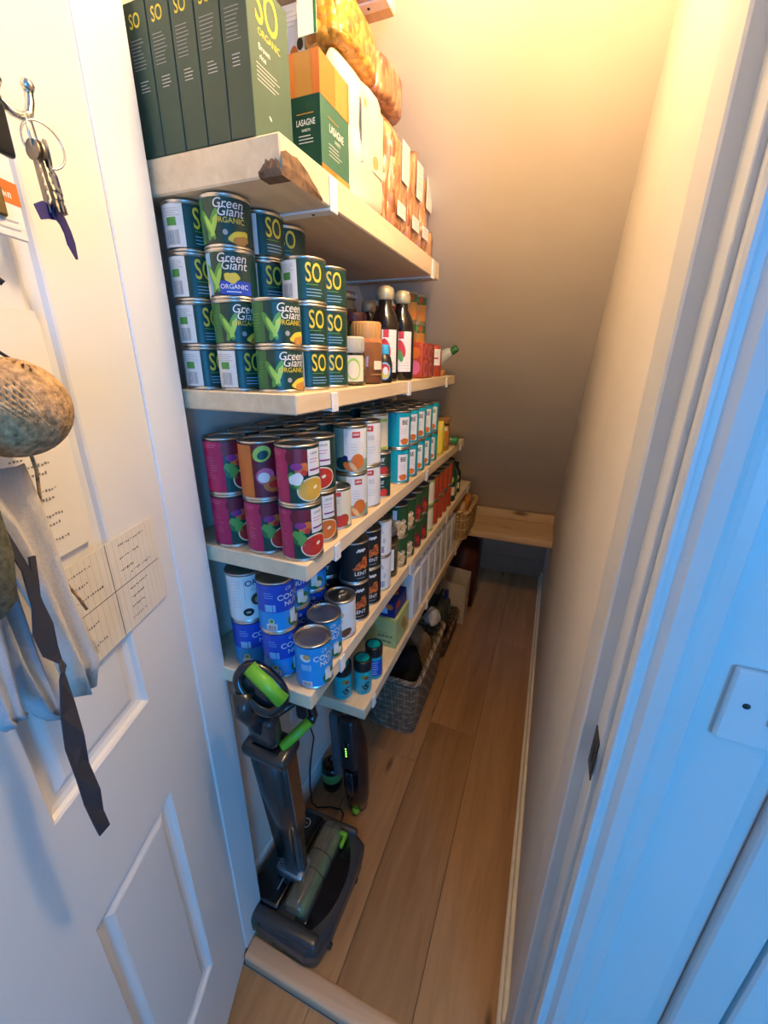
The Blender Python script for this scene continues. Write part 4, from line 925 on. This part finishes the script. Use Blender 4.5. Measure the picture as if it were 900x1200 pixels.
stack(['lentil']*2, 'lentil_tin', ['lower black lentil tin behind the nearer front stack', 'upper black lentil tin behind the nearer front stack'], -.474, .804, Z5, hl, [-30, -30], GLn)
stack(['lentil']*2, 'lentil_tin', ['lower black lentil tin behind the farther front stack', 'upper black lentil tin behind the farther front stack'], -.474, .881, Z5, hl, [-30, -30], GLn)
stack(['whiteprint']*2, 'white_tin', ['lower white printed tin after the lentils', 'upper white printed tin with ring pull after the lentils'], -.396, .957, Z5, hl, [-6, -10], 'white printed tins on the fifth shelf')
def lbw(B, S, h): prect(B, S, -20, 60, .025, h*.62, K['white'], 0); plines(B, S, -10, 50, h*.5, 3, .008, K['lgrey'], 1)
jar('storage_jar', 'glass jar with a white label between white tins and chickpeas', -.400, 1.032, Z5, .0345, .150, OLV, LIDM, .014, lbw)
GP = 'pulse tins on the fifth shelf'
stack(['chick']*2, 'chickpea_tin', ['lower chickpea tin of the nearer stack', 'upper chickpea tin of the nearer stack'], -.398, 1.106, Z5, TL, [-10, -10], GP)
stack(['chick']*2, 'chickpea_tin', ['lower chickpea tin of the farther stack', 'upper chickpea tin of the farther stack'], -.398, 1.182, Z5, TL, [-12, -12], GP)
stack(['kidney']*2, 'kidney_bean_tin', ['lower kidney bean tin of the nearer stack', 'upper kidney bean tin of the nearer stack'], -.398, 1.258, Z5, TL, [-12, -12], GP)
stack(['kidney']*2, 'kidney_bean_tin', ['lower kidney bean tin of the farther stack', 'upper kidney bean tin of the farther stack'], -.398, 1.334, Z5, TL, [-14, -14], GP)
stack(['peas']*2, 'pea_tin', ['lower cream tin with lime rings', 'upper cream tin with lime rings'], -.398, 1.412, Z5, TL, [-10, -10], 'cream tins with lime rings')
for i in range(4):
    for j in range(2):
        place('redtom', 'tomato_tin', f'red tomato tin in the {("lower", "upper")[j]} layer, {BO[i]} from the doorway', 'tin', -.400, 1.490+i*.0762, Z5+e+j*(TL+e), -14, 'red tomato tins on the fifth shelf')
for i, (x, y, kd) in enumerate([(-.4755, 1.106, 'chick'), (-.4755, 1.182, 'chick'), (-.4755, 1.258, 'kidney'), (-.4755, 1.334, 'kidney'), (-.477, 1.490, 'redtom'), (-.477, 1.566, 'redtom'), (-.4755, 1.412, 'beans')]):
    nm = {'chick': 'chickpea_tin', 'kidney': 'kidney_bean_tin', 'beans': 'bean_tin', 'redtom': 'tomato_tin'}[kd]; de = {'chick': 'green chickpea tin', 'kidney': 'green kidney bean tin', 'beans': 'dark green bean tin', 'redtom': 'red tomato tin'}[kd]
    for j in range(2):
        place(kd, nm, f'{de} behind the front row, {("lower", "upper")[j]} layer, {("nearer", "farther")[i % 2]} of its kind', 'tin', x, y, Z5+e+j*(TL+e), -10, f'{de}s in the second row back')
for i, (x, y, r, h, mt, lm, lb) in enumerate([(-.392, 1.800, .030, .20, K['dgreen'], K['lime'], 'dark green bottle with a lime patch at the shelf end'), (-.400, 1.872, .030, .17, K['green'], K['cream'], 'green bottle with a cream patch, second from shelf end'), (-.398, 1.944, .028, .15, K['black'], K['cream'], 'black bottle at the end of the fifth shelf')]):
    t = thing('dark_bottle', lb, 'bottle', (x, y, Z5+e))
    B = MB(); B.lathe([(r*.9, 0), (r, .004), (r, h*.68), (r*.55, h*.82), (r*.5, h*.88)], mt, 20); B.build('bottle_body', t)
    B = MB(); B.lathe([(r*.58, h*.86), (r*.58, h*.99), (r*.5, h), (0, h)], K['black'], 16); B.build('cap', t)
    B = MB(); S = Cyl(r+.0004); prect(B, S, 0, 70, h*.15, h*.35, K['cream'], 0); pell(B, S, 34, h*.52, .010, .014, lm, 0, wob=.2); B.build('paper_label', t)

# ------------------------------------------------------------------ lowest shelf
def spice_tin(label, x, y, rot, blue=False):
    t = thing('spice_shaker', label, 'shaker', (x, y, Z6+e), math.radians(rot), 'turquoise spice shakers')
    B = MB(); r = .0255; B.lathe([(r*.96, 0), (r, .002), (r, .078)], C_('shaker_turquoise', (.0, .42, .50), .3), 24); S = Cyl(r)
    if blue: prect(B, S, -30, 90, .012, .066, K['blue'], 1); plines(B, S, -10, 62, .058, 6, .008, K['sky'], 2, .0028)
    else: pell(B, S, 30, .060, .009, .007, K['mgreen'], 1); pell(B, S, 46, .056, .006, .006, K['tomato'], 2)
    if not blue: ptext(B, S, 40, .028, 'S', .034, K['black'], 2, .02, .2); ptext(B, S, 26, .030, 'o', .020, K['black'], 2, .02)
    plines(B, S, 10, 60, .012, 2, .005, K['navy'], 1); B.build('shaker_body', t)
    B = MB(); B.lathe([(r*1.01, .076), (r*1.02, .080), (r*1.02, .104), (r*.97, .1075), (r*.78, .108), (r*.76, .1065)], K['black'], 24, cap1=False); B.build('lid', t)
    B = MB(); B.lathe([(r*.765, .1066), (0, .1066)], C_('shaker_top', (.0, .30, .36), .35), 24, cap0=False); B.build('lid_disc', t)
spice_tin('turquoise shaker leftmost, its top hidden by the shelf above', -.436, .800, 10)
spice_tin('turquoise shaker in the middle with its teal lid showing', -.392, .838, 4)
spice_tin('turquoise shaker with a dark blue label nearest the green box', -.386, .904, -4, True)
t = thing('tea_box', 'pale green box lettered in black on the lowest shelf', 'box', (-.47, 1.032, Z6+e))
GB = mat('pale_green_card', (.44, .50, .20), .55); B = MB(); B.box(0, .106, 0, .128, 0, .108, GB, .001)
S = Pln((0, -.0001, 0), (1,0,0), (0,0,1)); plines(B, S, .040, .09, .052, 1, .006, K['dgreen'], 1); pword(B, S, .044, .094, .036, .009, K['dgreen'], 1, 8, 3); pword(B, S, .052, .090, .016, .008, K['dgreen'], 1, 6, 5); prect(B, S, 0, .106, .100, .103, K['yellow'], 1)
S = Pln((.1061, 0, 0), (0,1,0), (0,0,1)); pell(B, S, .07, .06, .02, .025, K['gold'], 1, .5); pell(B, S, .09, .03, .014, .018, K['gold'], 1, -.5); prect(B, S, 0, .128, .100, .103, K['yellow'], 1); B.build('carton', t)
t = thing('blue_box', 'dark blue box with red and orange print on the green box', 'box', (-.462, 1.040, Z6+.109))
B = MB(); B.box(0, .090, 0, .112, 0, .055, K['navy'], .001); S = Pln((0, 0, .0552), (1,0,0), (0,1,0)); pell(B, S, .055, .08, .02, .024, K['red'], 1); pell(B, S, .062, .06, .018, .012, K['orange'], 2)
S = Pln((0, -.0001, 0), (1,0,0), (0,0,1)); prect(B, S, .03, .065, .012, .038, K['sky'], 1); pell(B, S, .072, .038, .012, .010, K['orange'], 2); S = Pln((.0901, 0, 0), (0,1,0), (0,0,1)); pell(B, S, .03, .036, .02, .012, K['red'], 1); plines(B, S, .06, .10, .03, 2, .008, K['sky'], 1); B.build('carton', t)
MILK = mat('milk_carton', (.78, .75, .72), .5, var=.06, scale=12); ORD = ['nearest', 'second', 'third', 'fourth', 'fifth', 'sixth', 'farthest']
for i in range(7):
    t = thing('milk_carton', f'white drinks carton on the lowest shelf, {ORD[i]} of seven from the doorway', 'carton', (-.436, 1.205+i*.098, Z6+e), 0, 'white drinks cartons in a row')
    B = MB(); B.box(0, .072, 0, .080, 0, .180, MILK, .003)
    B.box(.004, .068, .004, .076, .178, .188, MILK, .004)
    S = Pln((.0721, 0, 0), (0,1,0), (0,0,1)); prect(B, S, .030, .070, .05, .10, K['lgrey'], 1); plines(B, S, .02, .06, .16, 2, .01, K['lgrey'], 1)
    S = Pln((0, -.0001, 0), (1,0,0), (0,0,1)); pell(B, S, .036, .08, .02, .03, K['lgrey'], 1); B.build('carton_body', t)
    B = MB(); B.lathe([(.017, .186), (.017, .200), (.013, .205), (0, .206)], K['white'], 18, c=(.046, .040, 0)); B.build('cap', t)

# ------------------------------------------------------------------ wicker baskets
def rr_path(x0, x1, y0, y1, rad, n):
    pts = []; rad = min(rad, (x1-x0)/2-.001, (y1-y0)/2-.001)
    seg = [((x0+rad, y0), (x1-rad, y0)), None, ((x1, y0+rad), (x1, y1-rad)), None, ((x1-rad, y1), (x0+rad, y1)), None, ((x0, y1-rad), (x0, y0+rad)), None]
    cen = {1: (x1-rad, y0+rad, -PI/2), 3: (x1-rad, y1-rad, 0), 5: (x0+rad, y1-rad, PI/2), 7: (x0+rad, y0+rad, PI)}
    L = 2*(x1-x0-2*rad)+2*(y1-y0-2*rad)+2*PI*rad
    lens = [(x1-x0-2*rad), PI*rad/2, (y1-y0-2*rad), PI*rad/2]*2
    for k in range(n):
        s = L*k/n
        for i, l in enumerate(lens):
            if s <= l or i == 7: break
            s -= l
        if seg[i]:
            a, b = seg[i]; f = s/max(l, 1e-6); p = Vector((a[0]+(b[0]-a[0])*f, a[1]+(b[1]-a[1])*f)); d = Vector((b[1]-a[1], -(b[0]-a[0]))).normalized()
        else:
            cx, cy, a0 = cen[i]; a = a0+s/rad; d = Vector((math.cos(a), math.sin(a))); p = Vector((cx, cy))+d*rad
        pts.append((p, d))
    return pts
def basket(name, label, x0, x1, y0, y1, z, h, mts, taper=.02, rad=.03, pitch=.0064, stake=.030, sr=.0031, rim=True, cat='basket'):
    t = thing(name, label, cat, ((x0+x1)/2, (y0+y1)/2, z+e)); cx, cy = (x0+x1)/2, (y0+y1)/2
    L = 2*(x1-x0)+2*(y1-y0); ns = int(L/stake)//2*2+1; rows = int(h/pitch)
    wood_, light = mts
    def ring(v, n, amp=0, ph=0):
        k = taper*(1-v); return [(p.x-cx+d.x*amp*math.cos(PI*i*ns/n+ph), p.y-cy+d.y*amp*math.cos(PI*i*ns/n+ph)) for i, (p, d) in enumerate(rr_path(x0+k, x1-k, y0+k, y1-k, rad, n))]
    B = MB(); n = ns*2
    for j in range(rows):
        v = j/rows
        B.tube([(x, y, pitch*(j+.6)) for x, y in ring(v, n, .0038, PI*j)], sr, wood_ if j % 5 else light, 5, closed=True)
    o = B.build('woven_canes', t); o['kind'] = 'stuff'
    B = MB(); b = ring(0, ns); tp = ring(1, ns)
    for i in range(ns): B.tube([(b[i][0], b[i][1], .002), (tp[i][0], tp[i][1], h)], .0042, light, 5)
    o = B.build('stakes', t); o['kind'] = 'stuff'
    B = MB(); bb = ring(0, 40); B.add([(x*.99, y*.99, .004) for x, y in bb], [list(range(40))], wood_); B.add([(x*.99, y*.99, .0005) for x, y in bb], [list(range(40))[::-1]], wood_); B.build('base', t)
    if rim:
        B = MB(); n = ns*4; rg = rr_path(x0, x1, y0, y1, rad, n)
        for ph in (0, 2*PI/3, 4*PI/3):
            B.tube([(p.x-cx+d.x*.0068*math.cos(i*.8+ph), p.y-cy+d.y*.0068*math.cos(i*.8+ph), h+.004+.0068*math.sin(i*.8+ph)) for i, (p, d) in enumerate(rg)], .0050, light if ph else wood_, 6, closed=True)
        B.build('braided_rim', t)
    return t
GREYW = (mat('grey_willow', (.20, .135, .085), .7, var=.35, scale=40), mat('pale_willow', (.34, .26, .18), .7, var=.3, scale=40))
HONEY = (mat('honey_cane', (.42, .24, .09), .6, var=.25, scale=40), mat('pale_honey_cane', (.62, .42, .19), .6, var=.2, scale=40))
BROWNW = (mat('brown_willow', (.10, .055, .03), .7, var=.35, scale=40), mat('mid_willow', (.20, .12, .06), .7, var=.3, scale=40))
basket('wicker_basket', 'large grey wicker basket on the floor under lowest shelf', -.575, -.345, 1.245, 1.70, 0, .285, GREYW)
BLK = mat('black_cloth', (.004, .004, .006), .9, var=.5, scale=15)
def heap(name, label, cat, x, y, z, sx, sy, sz, mt, seed, amp=.35):
    B = MB(); bm = bmesh.new(); bmesh.ops.create_icosphere(bm, subdivisions=4, radius=1)
    for v in bm.verts:
        q = noise.noise(v.co*1.7+Vector((seed, 0, 0)))*amp + noise.noise(v.co*4+Vector((0, seed, 0)))*amp*.35
        v.co *= 1+q; v.co.x *= sx; v.co.y *= sy; v.co.z *= sz
        if v.co.z < -sz*.6: v.co.z = -sz*.6
    B.bm(bm, mt, Matrix.Translation((x, y, z)), True); return tag(B.build(name), label, cat)
heap('black_bag', 'crumpled black cloth bag inside the grey wicker basket', 'bag', -.46, 1.42, .155, .085, .125, .125, BLK, 3, .28)
heap('paper_parcel', 'brown paper parcel at the back of the grey wicker basket', 'parcel', -.455, 1.615, .16, .075, .055, .135, mat('brown_parcel', (.30, .19, .10), .8, var=.2, bump=.3), 9, .25)
heap('plastic_bag', 'pale plastic bag on top of the basket under the shelf', 'bag', -.40, 1.66, .335, .035, .040, .045, mat('pale_plastic', (.55, .52, .47), .3, var=.1), 5, .3)
basket('wicker_basket', 'low dark wicker tray behind the large grey basket', -.565, -.350, 1.765, 2.10, 0, .12, BROWNW, .012, pitch=.012, stake=.034, sr=.0045)
t = thing('teal_handbag', 'dark bag with a teal panel on the low wicker tray', 'bag', (-.43, 1.90, .128))
B = MB(); B.box(-.085, .060, -.085, .075, 0, .16, mat('dark_olive_cloth', (.035, .04, .03), .7, var=.3), .035, 3); B.build('bag_body', t)
B = MB(); B.box(-.02, .0615, -.070, .03, .085, .130, mat('teal_panel', (.02, .16, .15), .4), .004, 2, xf=Matrix.Rotation(-.15, 4, 'Z')); B.build('teal_flap', t)
B = MB(); B.tube([(.0, -.06, .157), (.01, -.05, .20), (.015, 0, .215), (.012, .045, .20), (.0, .055, .157)], .005, BLK, 6); B.build('handle', t)
B = MB(); B.lathe([(.012, .155), (.012, .205), (.009, .21), (0, .21)], K['navy'], 14, c=(.035, .03, 0)); B.build('bottle_top', t)
PB = mat('cream_paper_bag', (.60, .50, .37), .75, var=.08, bump=.2)
t = thing('paper_bag', 'cream paper bag folded open beside the teal bag', 'paper bag', (-.395, 2.185, e))
B = MB(); x0, x1, y0, y1, h = -.075, .070, -.055, .055, .31
v0 = [(x0,y0,0),(x1,y0,0),(x1,y1,0),(x0,y1,0),(x0-.005,y0-.01,h*.93),(x1+.004,y0-.008,h*.86),(x1+.008,y1,h),(x0,y1+.006,h*1.04)]
vi = [(x*.97, y*.97, z) for x, y, z in v0]; vi[:4] = [(x, y, .003) for x, y, z in vi[:4]]
B.add(v0+vi, [[3,2,1,0],[0,1,5,4],[1,2,6,5],[2,3,7,6],[3,0,4,7],[8,9,10,11],[12,13,9,8],[13,14,10,9],[14,15,11,10],[15,12,8,11],[4,5,13,12],[5,6,14,13],[6,7,15,14],[7,4,12,15]], PB)
S = Pln((x1+.004, y0, 0), (0,1,0), (0,0,1)); pell(B, S, .05, .18, .018, .012, K['brown'], 4, .4, wob=.3); pell(B, S, .04, .11, .016, .010, K['tan'], 4, -.3, wob=.3); B.build('bag_body', t)
MAR = mat('maroon_leather', (.075, .014, .010), .45, var=.3, scale=14)
t = thing('maroon_bag', 'tall dark maroon bag standing under the wooden ledge', 'bag', (-.385, 2.40, e))
B = MB(); bm = bmesh.new(); bmesh.ops.create_cube(bm, size=1)
for v in bm.verts: v.co = (v.co.x*(.20 if v.co.z > 0 else .17)-.01, v.co.y*.23, v.co.z*.50+.25)
bmesh.ops.bevel(bm, geom=bm.edges[:], offset=.025, segments=3, affect='EDGES'); B.bm(bm, MAR, None, True); B.build('bag_body', t)
B = MB(); B.box(-.09, .07, -.08, .09, .497, .507, BLK, .004); B.tube([(.06, -.05, .50), (.075, -.045, .535), (.075, .03, .535), (.06, .04, .50)], .006, MAR, 6); B.build('opening_handle', t)
B = MB(); B.box(.082, .088, .02, .03, .44, .47, CHROME, .002); B.build('buckle', t)
# honey coloured basket on the end of the lowest shelf
basket('wicker_basket', 'honey coloured wicker basket at the end of the lowest shelf', -.46, -.325, 1.965, 2.265, Z6+.001, .150, HONEY, .006, .02, .0105, .022, .0042)
soft_pack('snack_packet', 'orange snack packet standing in the honey wicker basket', 'packet', -.392, 2.155, Z6+.008, .095, .12, .215, C_('packet_orange', (.62,.22,.03), .35), None, 0, .5, .08, seed=7)
soft_pack('snack_packet', 'cream snack packet in front inside the honey wicker basket', 'packet', -.392, 2.035, Z6+.008, .095, .08, .185, K['tan'], None, 0, .5, .08, seed=11)

# ------------------------------------------------------------------ upright floor sweeper
VD = mat('sweeper_charcoal', (.022, .024, .027), .27, var=.05, coat=.2); VB = mat('sweeper_black', (.006, .006, .008), .18, coat=.6); VG = C_('sweeper_green', (.16, .48, .03), .35); VS = mat('sweeper_silver', (.34, .35, .36), .28, .8)
VDM = mat('sweeper_grey', (.055, .057, .060), .30, .2)
vc = thing('upright_sweeper', 'black upright cordless sweeper with green grip by the shelves', 'vacuum cleaner', (-.487, .640, 0))
# head: rounded trapezoid plan, x from -.125 to .13, y from -.155 to .165
def plan(k, grow=0.):
    P = [(-.118, -.150), (.085, -.160), (.118, -.148), (.130, -.09), (.133, .09), (.122, .140), (.080, .162), (-.105, .150), (-.125, .12), (-.128, -.12)]
    return [(x*k+math.copysign(grow, x), y*k+math.copysign(grow, y)) for x, y in P]
B = MB(); lv = [(.012, .97), (.020, 1.0), (.048, 1.0), (.062, .97), (.074, .90)]; n = 10; vs = []; fs = []
for z, k in lv: vs += [(x, y, z) for x, y in plan(k)]
for j in range(len(lv)-1):
    for i in range(n): i2 = (i+1) % n; fs.append([j*n+i, j*n+i2, (j+1)*n+i2, (j+1)*n+i])
fs += [list(range(n))[::-1], list(range((len(lv)-1)*n, len(lv)*n))]; B.add(vs, fs, VDM)
B.build('head_shell', vc)
B = MB(); B.box(-.118, -.022, -.118, .145, .070, .090, VB, .010, 3); B.build('back_cover', vc)
B = MB(); 
B.box(-.126, .115, -.152, -.116, .055, .086, VDM, .012, 3); B.build('side_fender', vc)
B = MB(); B.box(-.10, .095, .135, .157, .055, .088, VDM, .009, 3); B.build('side_fender', vc)
B = MB()                                             # dark curved window in front of the bin
arc = [(.118-.050*(abs(t)**2.4), .133*t) for t in [-1+2*i/16 for i in range(17)]]
vs = [(.028, y, .0765) for x, y in arc]+[(x, y, .0765) for x, y in arc]+[(.028, y, .0700) for x, y in arc]+[(x, y, .0700) for x, y in arc]; n = 17
fs = []
for i in range(16): fs += [[i, n+i, n+i+1, i+1], [n+i, 3*n+i, 3*n+i+1, n+i+1]]
B.add(vs, fs, VB); B.build('front_window', vc)
B = MB(); X = Matrix.Translation((.022, .012, .082)) @ Matrix.Rotation(PI/2, 4, 'X')
BIN = mat('smoky_bin', (.70, .74, .56), .06, trans=.88, var=.2, scale=25, coat=.6)
B.lathe([(.030, -.118), (.036, -.115), (.038, -.1), (.038, .1), (.036, .115), (.030, .118)], BIN, 24, xf=X); B.build('dust_bin', vc)['label'] = 'smoky see-through cylinder'
B = MB()
for y in (-.02, .03): B.lathe([(.0385, -.001), (.0388, 0), (.0385, .001)], VB, 24, xf=Matrix.Translation((.022, y+.01, .082)) @ Matrix.Rotation(PI/2, 4, 'X'), cap0=False, cap1=False)
B.box(.030, .044, -.10, .12, .070, .094, C_('bin_stripe', (.16,.30,.08)), .004); B.box(-.006, .028, -.10, .12, .062, .084, C_('bin_dust', (.12,.10,.07)), .006); B.build('bin_bands', vc)
B = MB(); B.box(.050, .074, .108, .120, .088, .108, VG, .003, 2); B.box(.064, .074, .080, .112, .088, .104, VG, .003, 2); B.build('bin_latch', vc)
B = MB(); S = Pln((-.07, .105, .0905), (1,0,0), (0,1,0))
for k in range(24):
    a, b = 2*PI*k/24, 2*PI*(k+1)/24; B.add([S.p(.015*math.cos(a), .015*math.sin(a), 1), S.p(.015*math.cos(b), .015*math.sin(b), 1), S.p(.0128*math.cos(b), .0128*math.sin(b), 1), S.p(.0128*math.cos(a), .0128*math.sin(a), 1)], [[0,1,2,3]], K['lgrey'])
prect(B, S, -.006, .006, -.001, .001, K['lgrey'], 1); prect(B, S, .02, .024, -.185, -.155, K['grey'], 1); B.build('badge', vc)
for x, y in ((-.11, -.15), (-.11, .14), (.122, .06), (.122, -.1)):
    B = MB(); B.lathe([(.010, -.006), (.013, -.005), (.013, .005), (.010, .006)], VB, 16, xf=Matrix.Translation((x, y, .0131)) @ Matrix.Rotation(PI/2, 4, 'X')); B.build('wheel', vc)
for s in (-1,):
    B = MB(); B.lathe([(.030, -.004), (.034, -.002), (.034, .003), (.026, .006), (0, .007)], C_('wheel_green', (.02,.05,.035)), 22, xf=Matrix.Translation((-.095, -.151, .048)) @ Matrix.Rotation(PI/2, 4, 'X')); B.build('side_wheel', vc)
# shaft leaning towards the doorway
A0 = Vector((-.033, -.015, .085)); A1 = Vector((.022, -.118, .72)); ax = (A1-A0).normalized(); sx = Vector((1, 0, 0)); sx = (sx-ax*sx.dot(ax)).normalized(); sy = ax.cross(sx)
def shaftx(o): M = Matrix.Identity(4); \
    [M.__setitem__(i, (sx[i], sy[i], ax[i], o[i])) for i in range(3)]; return M
XS = shaftx(A0); Ls = (A1-A0).length
B = MB(); B.box(-.045, .045, -.032, .032, -.015, .045, VS, .010, 2, xf=XS); B.build('shaft_collar', vc)
B = MB(); bm = bmesh.new(); bmesh.ops.create_cube(bm, size=1)
for v in bm.verts: v.co = (v.co.x*(.082 if v.co.z < 0 else .104), v.co.y*(.050 if v.co.z < 0 else .060), .03+(v.co.z+.5)*(Ls-.03))
bmesh.ops.bevel(bm, geom=[q for q in bm.edges if abs(q.verts[0].co.z-q.verts[1].co.z) > .2], offset=.016, segments=3, affect='EDGES')
B.bm(bm, VD, XS, True)
S = Pln(XS @ Vector((-.012, -.0285, .05)), XS.to_3x3() @ Vector((1,0,0)), ax); 
B.build('shaft', vc)
B = MB(); pts = []
for i in range(12): prect(B, S, -.012+.005*(i % 3), .0-.0+.005*(i % 3)+.004*(i % 2), .02+.0062*i, .0222+.0062*i, K['grey'], 6)
B.build('shaft_print', vc)
B = MB(); B.box(-.056, .056, -.036, .034, Ls-.022, Ls+.010, VD, .012, 3, xf=XS); B.box(-.036, .036, -.024, .022, Ls+.006, Ls+.012, VB, .004, xf=XS); B.build('shaft_rim', vc)
B = MB(); B.box(.0485, .0535, -.020, .016, .30, Ls-.02, VB, .001, xf=XS); B.build('side_strip', vc)
B = MB(); B.box(-.042, .026, -.020, .020, Ls+.012, Ls+.105, VD, .014, 3, xf=XS); B.build('handle_stem', vc)
# carrying grip (lower green bar) sticking out to the right
B = MB(); p0 = XS @ Vector((.030, .0, Ls+.008)); p1 = p0+Vector((.040, .050, .040)); B.tube([p0, p0.lerp(p1, .5), p1], .0115, VG, 14); B.build('carry_grip', vc)
B = MB(); B.tube([XS @ Vector((.012, .008, Ls+.10)), p0+Vector((.018, .08, .085)), p1+Vector((.0, .012, .004)), p1], .012, VB, 10); B.build('carry_loop', vc)
# upper loop: an oval ring tilted to the viewer with a green grip across it
HC = Vector((-.446, .492, .905))-Vector((-.487, .640, 0)); u = Vector((.754, .038, -.656)); vv = Vector((.559, .488, .670)).normalized(); vv = (vv-u*vv.dot(u)).normalized()
B = MB(); B.tube([HC+u*(.050*math.copysign(abs(math.cos(t))**.8, math.cos(t)))+vv*(.031*math.copysign(abs(math.sin(t))**.8, math.sin(t))) for t in [2*PI*k/28 for k in range(28)]], .0115, VB, 10, closed=True); X_ = Matrix.Identity(4)
for i in range(3): X_[i][0] = u[i]; X_[i][1] = vv[i]; X_[i][2] = u.cross(vv)[i]; X_[i][3] = HC[i]
B.lathe([(0, -.004), (.8, -.004), (1, 0), (.8, .004), (0, .004)], VB, 24, xf=X_ @ Matrix.Diagonal((.050, .031, 1, 1)) @ Matrix.Translation((0, 0, -.004 if u.cross(vv).y < 0 else .004))); B.build('handle_loop', vc)
B = MB(); nn = u.cross(vv)
if nn.y > 0: nn = -nn
B.tube([HC+vv*.016-u*.045+nn*.006, HC+vv*.019+nn*.010, HC+vv*.016+u*.045+nn*.006], .0155, VG, 14); B.build('hand_grip', vc)['label'] = 'bright green rubber grip'
B = MB(); B.tube([HC-vv*.030-u*.02, HC-vv*.052+u*.004, XS @ Vector((-.008, 0, Ls+.06))], .020, VD, 10); B.build('handle_neck', vc)

# handheld vacuum standing by the wall, charger and cup
hv = thing('handheld_vacuum', 'black handheld vacuum with green charge lights leaning under shelf', 'vacuum cleaner', (-.452, .915, 0))
A = Matrix.Translation((0, 0, .004)) @ Matrix.Rotation(-.055, 4, 'Y') @ Matrix.Rotation(-.02, 4, 'X')
B = MB(); B.lathe([(.024, 0), (.036, .012), (.044, .06), (.048, .14), (.050, .24), (.046, .32), (.034, .37), (.020, .40)], VB, 22, xf=A, sy=.82); B.build('body', hv)
B = MB(); B.box(-.034, .030, -.050, -.012, .21, .42, VD, .016, 3, xf=A); B.build('handle_block', hv)
B = MB(); B.box(-.012, .012, -.054, -.046, .27, .335, VB, .006, 2, xf=A); B.build('light_panel', hv)
LED = mat('charge_light', (.1, .7, .05), .4, emit=(.25, 1.0, .08, 3.0))
for i in range(4): B = MB(); B.lathe([(.0028, 0), (.0022, .0012), (0, .0014)], LED, 10, xf=A @ Matrix.Translation((0, -.0538, .283+.010*i)) @ Matrix.Rotation(PI/2, 4, 'X')); B.build('charge_light', hv)
B = MB(); B.box(-.013, .013, -.050, -.040, .10, .20, mat('gloss_blue_black', (.012,.018,.03), .1, coat=1.), .006, 3, xf=A); B.build('front_strip', hv)
B = MB(); B.lathe([(.012, 0), (.014, .006), (.010, .012)], VG, 14, xf=A @ Matrix.Translation((.006, -.030, .006))); B.build('nozzle_button', hv)
B = MB(); B.box(-.078, -.040, -.022, .022, .13, .40, mat('charger_grey', (.10,.11,.12), .4), .010, 2, xf=A); B.build('side_holder', hv)
cp = thing('filter_cup', 'small black cup with a green band on floor by the wall', 'cup', (-.574, .950, e))
B = MB(); B.lathe([(.034, 0), (.037, .008), (.037, .035), (.035, .042), (.036, .105), (.030, .108), (.029, .095), (0, .09)], VB, 24); B.build('cup_body', cp)
B = MB(); B.lathe([(.0372, .045), (.0372, .085)], C_('cup_green', (.12,.28,.08)), 24, cap0=False, cap1=False); B.build('green_band', cp)
pg = thing('charger_plug', 'black charger plug in the wall with a trailing cable', 'charger', (FX0, .86, .455))
B = MB(); B.box(-.0, .009, -.045, .045, -.045, .045, WHITE, .002); B.build('socket_plate', pg)
B = MB(); B.box(.009, .060, -.026, .026, -.042, .036, mat('plug_black', (.02,.021,.025), .45), .012, 3); B.build('plug_body', pg)
B = MB(); B.tube([(.04, 0, -.042), (.042, .004, -.09), (.046, .016, -.15), (.036, .012, -.22), (.030, .004, -.29), (.034, -.01, -.36), (.045, -.02, -.42), (.06, -.012, -.449), (.10, .01, -.452), (.14, .016, -.452), (.155, .005, -.452), (.16, -.03, -.452)], .0026, K['black'], 6); B.build('cable', pg)

# ------------------------------------------------------------------ lamp on the ceiling, just above the view
lp = thing('ceiling_lamp', 'warm bulb in a white holder by the pantry ceiling', 'lamp', (-.03, .57, 2.215))
B = MB(); B.lathe([(.022, .09), (.024, .095), (.024, .10), (.022, .102)], WHITE, 20); B.build('lamp_holder', lp)
B = MB(); B.lathe([(.0, -.002), (.018, .004), (.029, .022), (.030, .036), (.022, .06), (.014, .09)], mat('bulb_glass', (1, .85, .6), .3, emit=(1, .68, .36, 30)), 20); bo = B.build('bulb', lp)
ld = bpy.data.lights.new('bulb_light', 'POINT'); ld.energy = 20; ld.color = (1.0, .70, .37); ld.shadow_soft_size = .05
lo = bpy.data.objects.new('bulb_light', ld); COL.objects.link(lo); lo.location = (-.03, .57, 2.185)
